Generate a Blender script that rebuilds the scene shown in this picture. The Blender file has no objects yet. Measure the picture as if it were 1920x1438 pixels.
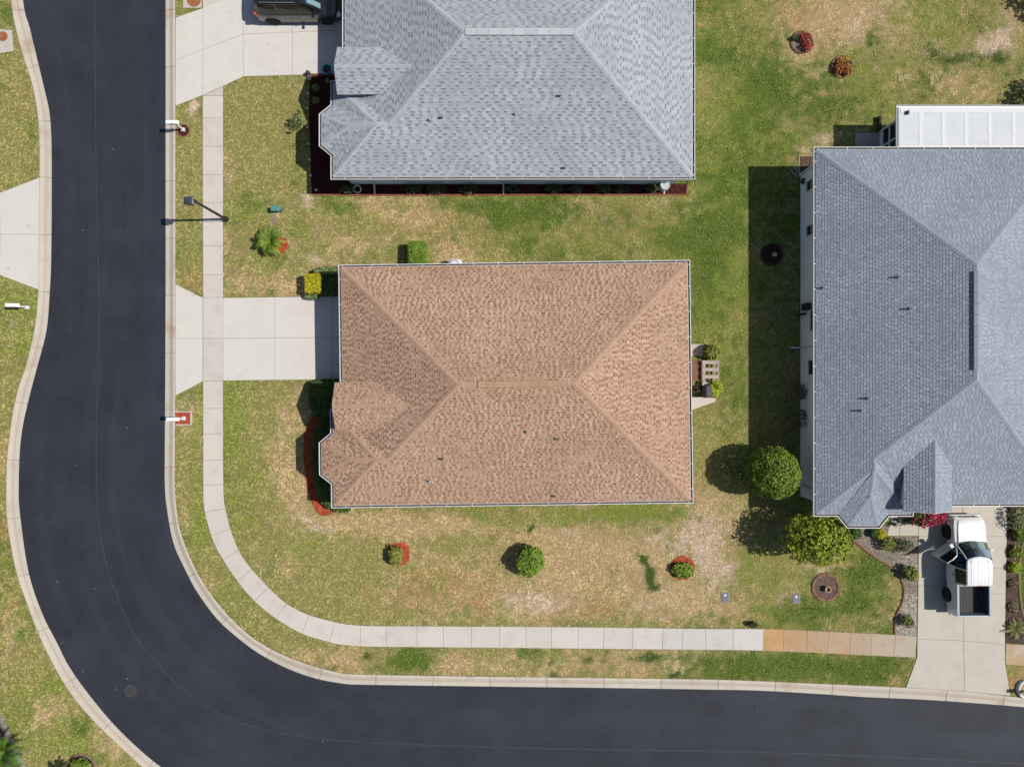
import bpy, math, random
import numpy as np
from mathutils import Vector, Matrix

random.seed(7)
RNG = np.random.default_rng(7)
SC = bpy.context.scene
COL = SC.collection
PI = math.pi

# ------------------------------------------------------------------ camera, sky, sun, exposure
CAM_H = 39.2                     # flying height of the drone, metres
PXM = 34.0                       # photograph pixels per metre on the ground
FPX = CAM_H * PXM
cam_d = bpy.data.cameras.new('camera')
cam = bpy.data.objects.new('camera', cam_d)
COL.objects.link(cam)
cam.location = (0, 0, CAM_H)
cam.rotation_euler = (0, 0, 0)   # straight down, top of the picture is +y
cam_d.sensor_fit = 'HORIZONTAL'
cam_d.angle = 2 * math.atan(960 / FPX)
cam_d.clip_end = 2000
SC.camera = cam

SUN_EL = math.radians(53)
SUN_DIR = Vector((math.cos(SUN_EL) * 0.9997, math.cos(SUN_EL) * 0.025, math.sin(SUN_EL)))
world = bpy.data.worlds.new('World')
SC.world = world
world.use_nodes = True
wn = world.node_tree
bg = wn.nodes['Background']
sky = wn.nodes.new('ShaderNodeTexSky')
sky.sky_type = 'NISHITA'
sky.sun_disc = False
sky.sun_elevation = SUN_EL
sky.sun_rotation = math.radians(88.5)
wn.links.new(sky.outputs[0], bg.inputs[0])
bg.inputs[1].default_value = 0.08
sun_d = bpy.data.lights.new('sun', 'SUN')
sun_d.energy = 4.6
sun_d.angle = math.radians(0.5)
sun_d.color = (1.0, 0.955, 0.89)
sun = bpy.data.objects.new('sun', sun_d)
COL.objects.link(sun)
sun.location = (20, 0, 60)
sun.rotation_euler = (-SUN_DIR).to_track_quat('-Z', 'Y').to_euler()
SC.view_settings.view_transform = 'Standard'
SC.view_settings.look = 'None'
SC.view_settings.gamma = 1
SC.view_settings.exposure = 0.25

EF = 1.755                       # how much brighter a sunlit flat surface shows than its base colour


# ------------------------------------------------------------------ small helpers
def P(px, py, h=0.0):
    """metres of the point that the survey photograph shows at px, py when it lies h above the ground"""
    k = (CAM_H - h) / FPX
    return ((px - 960) * k, (719 - py) * k)


def PL(pts, h=0.0):
    return [P(a, b, h) for a, b in pts]


def lin(c):
    c = c / 255.0
    return c / 12.92 if c <= 0.04045 else ((c + 0.055) / 1.055) ** 2.4


def A(r, g, b, ef=None):
    ef = ef or EF
    return (lin(r) / ef, lin(g) / ef, lin(b) / ef)


def smooth(pts, n=8, closed=False):
    pts = [np.array(p, float) for p in pts]
    out = []
    N = len(pts)
    for i in range(N if closed else N - 1):
        p0 = pts[i - 1] if (i > 0 or closed) else 2 * pts[0] - pts[1]
        p1 = pts[i]
        p2 = pts[(i + 1) % N]
        p3 = pts[(i + 2) % N] if (i + 2 < N or closed) else 2 * pts[-1] - pts[-2]
        for k in range(n):
            t = k / n
            out.append(0.5 * (2 * p1 + (p2 - p0) * t + (2 * p0 - 5 * p1 + 4 * p2 - p3) * t * t + (3 * p1 - p0 - 3 * p2 + p3) * t ** 3))
    if not closed:
        out.append(pts[-1])
    return [tuple(p) for p in out]


def resample(pts, step):
    p = np.array(pts, float)
    d = np.r_[0, np.cumsum(np.hypot(*np.diff(p, axis=0).T))]
    n = max(2, int(round(d[-1] / step)) + 1)
    s = np.linspace(0, d[-1], n)
    return np.c_[np.interp(s, d, p[:, 0]), np.interp(s, d, p[:, 1])], s


def area2(poly):
    return 0.5 * sum(poly[i - 1][0] * poly[i][1] - poly[i][0] * poly[i - 1][1] for i in range(len(poly)))


def ccw(poly):
    return list(poly) if area2(poly) > 0 else list(poly)[::-1]


def inset(poly, d):
    poly = ccw(poly)
    out = []
    n = len(poly)
    for i in range(n):
        a, b, c = (np.array(poly[(i + k) % n][:2], float) for k in (-1, 0, 1))
        e1 = b - a
        e2 = c - b
        l1 = np.hypot(*e1) or 1e-9
        l2 = np.hypot(*e2) or 1e-9
        n1 = np.array((-e1[1], e1[0])) / l1
        n2 = np.array((-e2[1], e2[0])) / l2
        m = (n1 + n2) / max(0.35, 1 + n1 @ n2)
        out.append(tuple(b + m * d))
    return out


def inside(poly, x, y):
    r = np.zeros(x.shape, bool)
    n = len(poly)
    px = [p[0] for p in poly]
    py = [p[1] for p in poly]
    m = (x >= min(px)) & (x <= max(px)) & (y >= min(py)) & (y <= max(py))
    if not m.any():
        return r
    xs, ys = x[m], y[m]
    q = np.zeros(xs.shape, bool)
    j = n - 1
    for i in range(n):
        if py[i] != py[j]:
            c = ((py[i] > ys) != (py[j] > ys)) & (xs < (px[j] - px[i]) * (ys - py[i]) / (py[j] - py[i]) + px[i])
            q ^= c
        j = i
    r[m] = q
    return r


_tab = RNG.random((256, 256))


def vnoise(x, y, seed=0):
    x = x + seed * 17.31
    y = y + seed * 9.77
    xi = np.floor(x).astype(int)
    yi = np.floor(y).astype(int)
    fx = x - xi
    fy = y - yi
    fx = fx * fx * (3 - 2 * fx)
    fy = fy * fy * (3 - 2 * fy)
    g = lambda a, b: _tab[(xi + a) & 255, (yi + b) & 255]
    return (g(0, 0) * (1 - fx) + g(1, 0) * fx) * (1 - fy) + (g(0, 1) * (1 - fx) + g(1, 1) * fx) * fy


def fbm(x, y, f, o=4, seed=0):
    s = 0
    a = 1
    t = 0
    for k in range(o):
        s = s + a * vnoise(x * f, y * f, seed + k * 3)
        t += a
        a *= 0.55
        f *= 2.1
    return s / t * 2 - 1


# ------------------------------------------------------------------ materials
MATS = {}


def M(name, col=(0.5, 0.5, 0.5), rough=0.85, col2=None, scale=3.0, detail=6, lo=0.35, hi=0.65, col3=None, scale3=0.5,
      lo3=0.5, hi3=0.8, tint=False, grain=0.0, gscale=60, bump=0.0, bscale=30, spec=0.3, metal=0.0, coat=0.0, trans=0.0, ior=1.45):
    if name in MATS:
        return MATS[name]
    m = bpy.data.materials.new(name)
    MATS[name] = m
    m.use_nodes = True
    nt = m.node_tree
    N = nt.nodes
    L = nt.links.new
    b = N['Principled BSDF']
    b.inputs['Roughness'].default_value = rough
    b.inputs['Specular IOR Level'].default_value = spec
    b.inputs['Metallic'].default_value = metal
    b.inputs['Coat Weight'].default_value = coat
    b.inputs['Transmission Weight'].default_value = trans
    geo = N.new('ShaderNodeNewGeometry')

    def noise(sc, det=6, r=0.6):
        n = N.new('ShaderNodeTexNoise')
        n.inputs['Scale'].default_value = sc
        n.inputs['Detail'].default_value = det
        n.inputs['Roughness'].default_value = r
        L(geo.outputs['Position'], n.inputs['Vector'])
        return n.outputs['Fac']

    def ramp(src, lo, hi):
        r = N.new('ShaderNodeMapRange')
        r.inputs['From Min'].default_value = lo
        r.inputs['From Max'].default_value = hi
        L(src, r.inputs['Value'])
        return r.outputs['Result']

    def mix(f, a, c, mode='MIX'):
        x = N.new('ShaderNodeMix')
        x.data_type = 'RGBA'
        x.blend_type = mode
        for s, v in ((x.inputs['Factor'], f), (x.inputs['A'], a), (x.inputs['B'], c)):
            if isinstance(v, (int, float)):
                s.default_value = v
            elif isinstance(v, tuple):
                s.default_value = (*v[:3], 1)
            else:
                L(v, s)
        return x.outputs['Result']
    if tint:
        at = N.new('ShaderNodeAttribute')
        at.attribute_name = 'tint'
        c = at.outputs['Color']
    else:
        c = col
    if col2:
        c = mix(ramp(noise(scale, detail), lo, hi), c, col2)
    if col3:
        c = mix(ramp(noise(scale3, 5), lo3, hi3), c, col3)
    if grain:
        g = N.new('ShaderNodeMapRange')
        g.inputs['From Min'].default_value = 0.25
        g.inputs['From Max'].default_value = 0.75
        g.inputs['To Min'].default_value = 1 - grain
        g.inputs['To Max'].default_value = 1 + grain
        L(noise(gscale, 3), g.inputs['Value'])
        cmb = N.new('ShaderNodeCombineColor')
        for k in range(3):
            L(g.outputs['Result'], cmb.inputs[k])
        c = mix(1.0, c, cmb.outputs['Color'], 'MULTIPLY')
    if isinstance(c, tuple):
        b.inputs['Base Color'].default_value = (*c[:3], 1)
    else:
        L(c, b.inputs['Base Color'])
    if bump:
        bp = N.new('ShaderNodeBump')
        bp.inputs['Strength'].default_value = bump
        bp.inputs['Distance'].default_value = 0.02
        L(noise(bscale, 4), bp.inputs['Height'])
        L(bp.outputs['Normal'], b.inputs['Normal'])
    return m


def glass(name, tintc, gl=0.12):
    m = bpy.data.materials.new(name)
    m.use_nodes = True
    nt = m.node_tree
    nt.nodes.clear()
    o = nt.nodes.new('ShaderNodeOutputMaterial')
    t = nt.nodes.new('ShaderNodeBsdfTransparent')
    t.inputs[0].default_value = (*tintc, 1)
    g = nt.nodes.new('ShaderNodeBsdfGlossy')
    g.inputs['Roughness'].default_value = 0.12
    g.inputs['Color'].default_value = (.62, .68, .70, 1)
    x = nt.nodes.new('ShaderNodeMixShader')
    f = nt.nodes.new('ShaderNodeFresnel')
    f.inputs[0].default_value = 1.6
    a = nt.nodes.new('ShaderNodeMath')
    a.operation = 'ADD'
    a.inputs[1].default_value = gl
    L = nt.links.new
    L(f.outputs[0], a.inputs[0])
    L(a.outputs[0], x.inputs[0])
    L(t.outputs[0], x.inputs[1])
    L(g.outputs[0], x.inputs[2])
    L(x.outputs[0], o.inputs[0])
    return m


# ------------------------------------------------------------------ mesh builder
class MB:
    def __init__(s):
        s.v = []
        s.f = []
        s.c = []
        s.col = None

    def add(s, vs, fs, col=None):
        n = len(s.v)
        s.v.extend([tuple(map(float, p)) for p in vs])
        for f in fs:
            s.f.append(tuple(i + n for i in f))
            s.c.append(col if col is not None else s.col)
        return s

    def box(s, cx, cy, cz, sx, sy, sz, rz=0.0, col=None, taper=1.0):
        c, sn = math.cos(rz), math.sin(rz)
        vs = []
        for z, k in ((-.5, 1.0), (.5, taper)):
            for x, y in ((-.5, -.5), (.5, -.5), (.5, .5), (-.5, .5)):
                X, Y = x * sx * k, y * sy * k
                vs.append((cx + X * c - Y * sn, cy + X * sn + Y * c, cz + z * sz))
        return s.add(vs, [(3, 2, 1, 0), (4, 5, 6, 7), (0, 1, 5, 4), (1, 2, 6, 5), (2, 3, 7, 6), (3, 0, 4, 7)], col)

    def bevbox(s, cx, cy, cz, sx, sy, sz, b, rz=0.0, col=None):
        c, sn = math.cos(rz), math.sin(rz)
        hx, hy = sx / 2, sy / 2
        rings = [(-sz / 2, b), (-sz / 2 + b, 0), (sz / 2 - b, 0), (sz / 2, b)]
        vs = []
        for z, k in rings:
            x, y = hx - k, hy - k
            q = min(b, x * .5, y * .5)
            for X, Y in ((-x + q, -y), (x - q, -y), (x, -y + q), (x, y - q), (x - q, y), (-x + q, y), (-x, y - q), (-x, -y + q)):
                vs.append((cx + X * c - Y * sn, cy + X * sn + Y * c, cz + z))
        fs = [tuple(range(7, -1, -1)), tuple(range(24, 32))]
        for r in range(3):
            for i in range(8):
                j = (i + 1) % 8
                fs.append((r * 8 + i, r * 8 + j, r * 8 + 8 + j, r * 8 + 8 + i))
        return s.add(vs, fs, col)

    def prism(s, poly, z0, z1, col=None, bottom=True):
        poly = ccw(poly)
        n = len(poly)
        vs = [(p[0], p[1], z0) for p in poly] + [(p[0], p[1], z1) for p in poly]
        fs = [tuple(range(n, 2 * n))] + [(i, (i + 1) % n, n + (i + 1) % n, n + i) for i in range(n)]
        if bottom:
            fs.append(tuple(range(n - 1, -1, -1)))
        return s.add(vs, fs, col)

    def slab(s, poly, z, depth=0.1, gap=0.012, bev=0.012, col=None):
        a = inset(poly, gap)
        b = inset(a, bev)
        n = len(a)
        vs = [(p[0], p[1], z - depth) for p in a] + [(p[0], p[1], z - bev) for p in a] + [(p[0], p[1], z) for p in b]
        fs = [tuple(range(2 * n, 3 * n))]
        for r in range(2):
            fs += [(r * n + i, r * n + (i + 1) % n, r * n + n + (i + 1) % n, r * n + n + i) for i in range(n)]
        return s.add(vs, fs, col)

    def tube(s, pts, r, n=8, col=None, cap=True):
        pts = [Vector(p) for p in pts]
        rs = r if isinstance(r, (list, tuple)) else [r] * len(pts)
        vs = []
        for i, p in enumerate(pts):
            d = (pts[min(i + 1, len(pts) - 1)] - pts[max(i - 1, 0)]).normalized()
            a = d.cross(Vector((0, 0, 1)))
            if a.length < 1e-3:
                a = Vector((1, 0, 0))
            a.normalize()
            b = d.cross(a)
            for k in range(n):
                t = 2 * PI * k / n
                vs.append(p + (a * math.cos(t) + b * math.sin(t)) * rs[i])
        fs = []
        for i in range(len(pts) - 1):
            for k in range(n):
                j = (k + 1) % n
                fs.append((i * n + k, i * n + j, i * n + n + j, i * n + n + k))
        if cap:
            fs.append(tuple(range(n - 1, -1, -1)))
            fs.append(tuple(range((len(pts) - 1) * n, len(pts) * n)))
        return s.add(vs, fs, col)

    def lathe(s, cx, cy, prof, n=24, col=None, cols=None, sx=1.0, sy=1.0):
        vs = []
        for r, z in prof:
            for k in range(n):
                t = 2 * PI * k / n
                vs.append((cx + r * math.cos(t) * sx, cy + r * math.sin(t) * sy, z))
        for i in range(len(prof) - 1):
            fs = []
            for k in range(n):
                j = (k + 1) % n
                fs.append((i * n + k, i * n + j, i * n + n + j, i * n + n + k))
            if i == 0:
                base = len(s.v)
                s.add(vs, fs, cols[i] if cols else col)
            else:
                for f in fs:
                    s.f.append(tuple(q + base for q in f))
                    s.c.append(cols[i] if cols else (col if col is not None else s.col))
        if prof[-1][0] > 1e-6:
            s.f.append(tuple(base + (len(prof) - 1) * n + k for k in range(n)))
            s.c.append(cols[-1] if cols else (col if col is not None else s.col))
        return s

    def sweep(s, path, prof, closed=False, col=None):
        """profile points (outward offset, z) along a plan path; outward is the right-hand side"""
        path = [np.array(p[:2], float) for p in path]
        n = len(path)
        vs = []
        for i in range(n):
            a = path[i - 1] if (i > 0 or closed) else None
            c = path[(i + 1) % n] if (i < n - 1 or closed) else None
            b = path[i]
            ns = []
            for p, q in ((a, b), (b, c)):
                if p is None or q is None:
                    continue
                e = q - p
                e = e / (np.hypot(*e) or 1e-9)
                ns.append(np.array((e[1], -e[0])))
            m = ns[0] if len(ns) == 1 else (ns[0] + ns[1]) / max(0.3, 1 + ns[0] @ ns[1])
            for d, z in prof:
                q = b + m * d
                vs.append((q[0], q[1], z))
        k = len(prof)
        fs = []
        for i in range(n if closed else n - 1):
            j = (i + 1) % n
            for t in range(k):
                u = (t + 1) % k
                fs.append((i * k + t, i * k + u, j * k + u, j * k + t))
        if not closed:
            fs.append(tuple(range(k)))
            fs.append(tuple(range((n - 1) * k + k - 1, (n - 1) * k - 1, -1)))
        return s.add(vs, fs, col)

    def loft(s, rings, col=None, cap=True):
        n = len(rings[0])
        vs = [p for r in rings for p in r]
        fs = []
        for i in range(len(rings) - 1):
            for k in range(n):
                j = (k + 1) % n
                fs.append((i * n + k, i * n + j, i * n + n + j, i * n + n + k))
        if cap:
            fs.append(tuple(range(n - 1, -1, -1)))
            fs.append(tuple(range((len(rings) - 1) * n, len(rings) * n)))
        return s.add(vs, fs, col)

    def build(s, name, mat, parent=None, smooth_=False, loc=None, world=True):
        me = bpy.data.meshes.new(name)
        o = bpy.data.objects.new(name, me)
        COL.objects.link(o)
        off = Vector((0, 0, 0))
        if parent is not None:
            o.parent = parent
            if world:
                off = ORG[parent.name]
        elif loc is not None:
            off = Vector(loc)
            o.location = off
        ORG[o.name] = off if world else Vector((0, 0, 0))
        vs = s.v if off.length == 0 else [(a - off.x, b - off.y, c - off.z) for a, b, c in s.v]
        me.from_pydata(vs, [], s.f)
        if any(c is not None for c in s.c):
            at = me.color_attributes.new('tint', 'FLOAT_COLOR', 'CORNER')
            arr = np.ones((len(me.loops), 4), np.float32)
            cc = np.array([c if c is not None else (.5, .5, .5) for c in s.c], np.float32)
            arr[:, :3] = np.repeat(cc, [len(f) for f in s.f], axis=0)
            at.data.foreach_set('color', arr.ravel())
        if mat is not None:
            me.materials.append(mat)
        if smooth_:
            me.polygons.foreach_set('use_smooth', [True] * len(me.polygons))
        me.update()
        return o


ORG = {}


def thing(name, label, cat, x, y, z=0.0, group=None, rz=0.0):
    o = bpy.data.objects.new(name, None)
    COL.objects.link(o)
    o.location = (x, y, z)
    o.rotation_euler = (0, 0, rz)
    o.empty_display_size = 0.3
    o['label'] = label
    o['category'] = cat
    if group:
        o['group'] = group
    ORG[o.name] = Vector((x, y, z))
    return o


def tag(o, label, cat, group=None):
    o['label'] = label
    o['category'] = cat
    if group:
        o['group'] = group
    return o


def struct(o, kind='structure'):
    o['kind'] = kind
    return o


def jit(c, a, r=random):
    k = 1 + r.uniform(-a, a)
    return (c[0] * k, c[1] * k, c[2] * k)


# ------------------------------------------------------------------ plan: road, kerbs, pavements, drives
R_IN = [(310, -420), (310, -200), (310.5, 0), (310.5, 240), (310.5, 480), (310, 680), (309, 847), (309, 904), (312, 947), (325, 1017), (347, 1067), (370, 1110),
        (407, 1160), (443, 1193), (483, 1223), (533, 1250), (587, 1270), (640, 1280.5), (682, 1283), (923, 1286.5), (1129, 1289), (1320, 1292),
        (1420, 1294), (1529, 1300), (1619, 1306), (1729, 1311), (1819, 1317), (1920, 1325), (2100, 1342), (2400, 1375)]
K_IN = [(329.5, -420), (329.5, 0), (330, 240), (330, 480), (330, 700), (329, 847), (329, 915), (333, 960), (340, 997), (357, 1043), (377, 1083), (407, 1127), (443, 1167),
        (483, 1200), (533, 1227), (587, 1247), (640, 1260), (682, 1263), (923, 1267), (1129, 1269.5), (1320, 1272), (1440, 1276), (1553, 1281), (1696, 1287.5),
        (1819, 1296), (1920, 1307), (2100, 1324), (2400, 1357)]
R_OUT = [(20, -420), (25, -200), (43, 0), (55, 50), (68, 104), (83, 167), (92, 207), (96, 254), (97, 334), (96, 480), (93.5, 543), (87, 620), (68, 694), (55, 744), (43, 797),
         (37, 847), (35, 914), (37, 960), (53, 1070), (78, 1147), (108, 1207), (130, 1250), (167, 1302), (213, 1357), (260, 1403), (303, 1438), (380, 1490), (500, 1545),
         (700, 1580), (1300, 1600), (2400, 1680)]
K_OUT = [(0, -420), (5, -200), (22, 0), (35, 70), (50, 122), (62, 160), (70, 200), (74.5, 240), (76, 300), (75, 367), (74, 480), (73.5, 543), (67, 614), (51, 684), (39, 718), (27, 768), (18, 831),
         (14, 881), (14, 960), (23, 1027), (34, 1077), (51, 1127), (74, 1187), (103, 1247), (133, 1297), (170, 1342), (213, 1385), (262, 1430), (275, 1442), (362, 1505), (490, 1565), (695, 1600),
         (1300, 1620), (2400, 1700)]
r_in = smooth(PL(R_IN), 8)
k_in = smooth(PL(K_IN), 8)
r_out = smooth(PL(R_OUT), 8)
k_out = smooth(PL(K_OUT), 8)

W_E = [(381, -200), (381, 0), (381, 300), (381.6, 560), (381.6, 800), (381.8, 905), (382.5, 940), (386, 965), (400, 1013), (420, 1050), (447, 1090), (480, 1128), (520, 1160), (567, 1187),
       (617, 1202.5), (640, 1207.5), (680, 1210.5), (725, 1211.5), (1000, 1214), (1320, 1217.2), (1430, 1218.8), (1553, 1224), (1676, 1230), (1717, 1232)]
W_I = [(419, -200), (419, 0), (419, 300), (419, 560), (419, 800), (419.5, 905), (421, 940), (426, 965), (433, 992), (448, 1030), (470, 1063), (507, 1103), (540, 1132), (582, 1152.5), (627, 1164.5),
       (645, 1168.5), (680, 1171.5), (725, 1172.5), (1033, 1174), (1320, 1177.5), (1430, 1178), (1513, 1181), (1593, 1185), (1676, 1189), (1718, 1192)]
w_e = smooth(PL(W_E), 8)
w_i = smooth(PL(W_I), 8)

DRIVE_BROWN = PL([(330, 533), (381, 559), (419, 559), (660, 556), (660, 711), (419, 714), (381, 715), (330, 742)])
DRIVE_GREY = PL([(330, 200), (381, 180), (419, 163), (457, 145), (665, 140), (665, -20), (457, -14), (381, 17), (330, 35)])
DRIVE_FAR = PL([(75, 334), (0, 363), (-120, 364), (-120, 516), (0, 516), (74, 544)])
DRIVE_RIGHT = PL([(1721, 925), (1721, 1005), (1718, 1232), (1697, 1287.5), (1819, 1296), (1893, 1303), (1883, 1243), (1884, 1100), (1887, 925)])
WALK_RIGHT = PL([(1668, 960), (1668, 974), (1660, 1004), (1721, 1004), (1721, 925), (1668, 925)])
WALK_EAST = PL([(1884, 1206), (2200, 1222), (2200, 1262), (1884, 1245)])
PAD_NW = PL([(-12, 55), (24, 58), (27, 98), (-12, 104)])
PAD_N = PL([(344, -22), (379, -22), (379, 17), (344, 17)])
PATIO_A = PL([(1270, 645), (1318, 645), (1318, 668), (1270, 668)])
PATIO_B = PL([(1270, 741), (1318, 744), (1343, 747), (1340, 754), (1318, 761), (1300, 768), (1270, 770)])
PAD_LANAI = PL([(1602, 250), (1660, 250), (1660, 290), (1602, 290)])

MULCH_BROWN = PL([(585, 716), (640, 714), (650, 790), (650, 948), (632, 956), (616, 965), (603, 967), (592, 957), (583, 938), (574, 900), (569.5, 850), (571, 812), (579, 788), (588, 780)])
MULCH_GREY = PL([(581, 141), (650, 141), (650, 330), (700, 345), (1262, 345), (1290, 345), (1285, 365.5), (585, 366), (583, 300), (580, 220)])
GRAVEL = PL([(1584, 985), (1584, 1004), (1610, 1021), (1640, 1044), (1668, 1061), (1685, 1080), (1693, 1105), (1690, 1130), (1680, 1150), (1676, 1189), (1718, 1192), (1720, 1005), (1660, 1005), (1668, 985)])
MULCH_EAST = PL([(1886, 940), (1990, 940), (1932, 990), (1915, 1020), (1909, 1060), (1910, 1105), (1916, 1145), (1930, 1175), (1930, 1208), (1884, 1205)])
BED_SW = PL([(-80, 1290), (-12, 1318), (10, 1366), (28, 1402), (48, 1445), (60, 1500), (-80, 1500)])
BED_NE_WALL = PL([(1497, 293), (1540, 293), (1540, 328), (1498, 326)])
ROUND = [(1502, 81, 22), (1578, 127, 22), (1446, 478, 21), (1547, 1100, 27), (154, 1441, 30)]
RING = [(526, 460, 15), (748, 1037, 20), (1279, 1064, 23)]
MAIL_A = [P(345 + 12 * math.cos(PI / 8 + k * PI / 4), 246 + 12 * math.sin(PI / 8 + k * PI / 4)) for k in range(8)]
MAIL_B = PL([(330, 772), (359, 772), (359, 796), (330, 796)])


def disc(px, py, r, n=24):
    return [P(px + r * math.cos(2 * PI * k / n), py + r * math.sin(2 * PI * k / n)) for k in range(n)]


walk_poly = w_e + w_i[::-1]
lawn_cut = [k_in + [(80, -30), (80, -120)] + [(-90, -120)] + [(-90, 60), (k_in[0][0], 60)]]   # everything on the road side of the inner kerb ...
far_side = k_out + [(80, -60), (80, -130), (-90, -130), (-90, 60), (k_out[0][0], 60)]          # ... and what lies across the road
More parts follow.
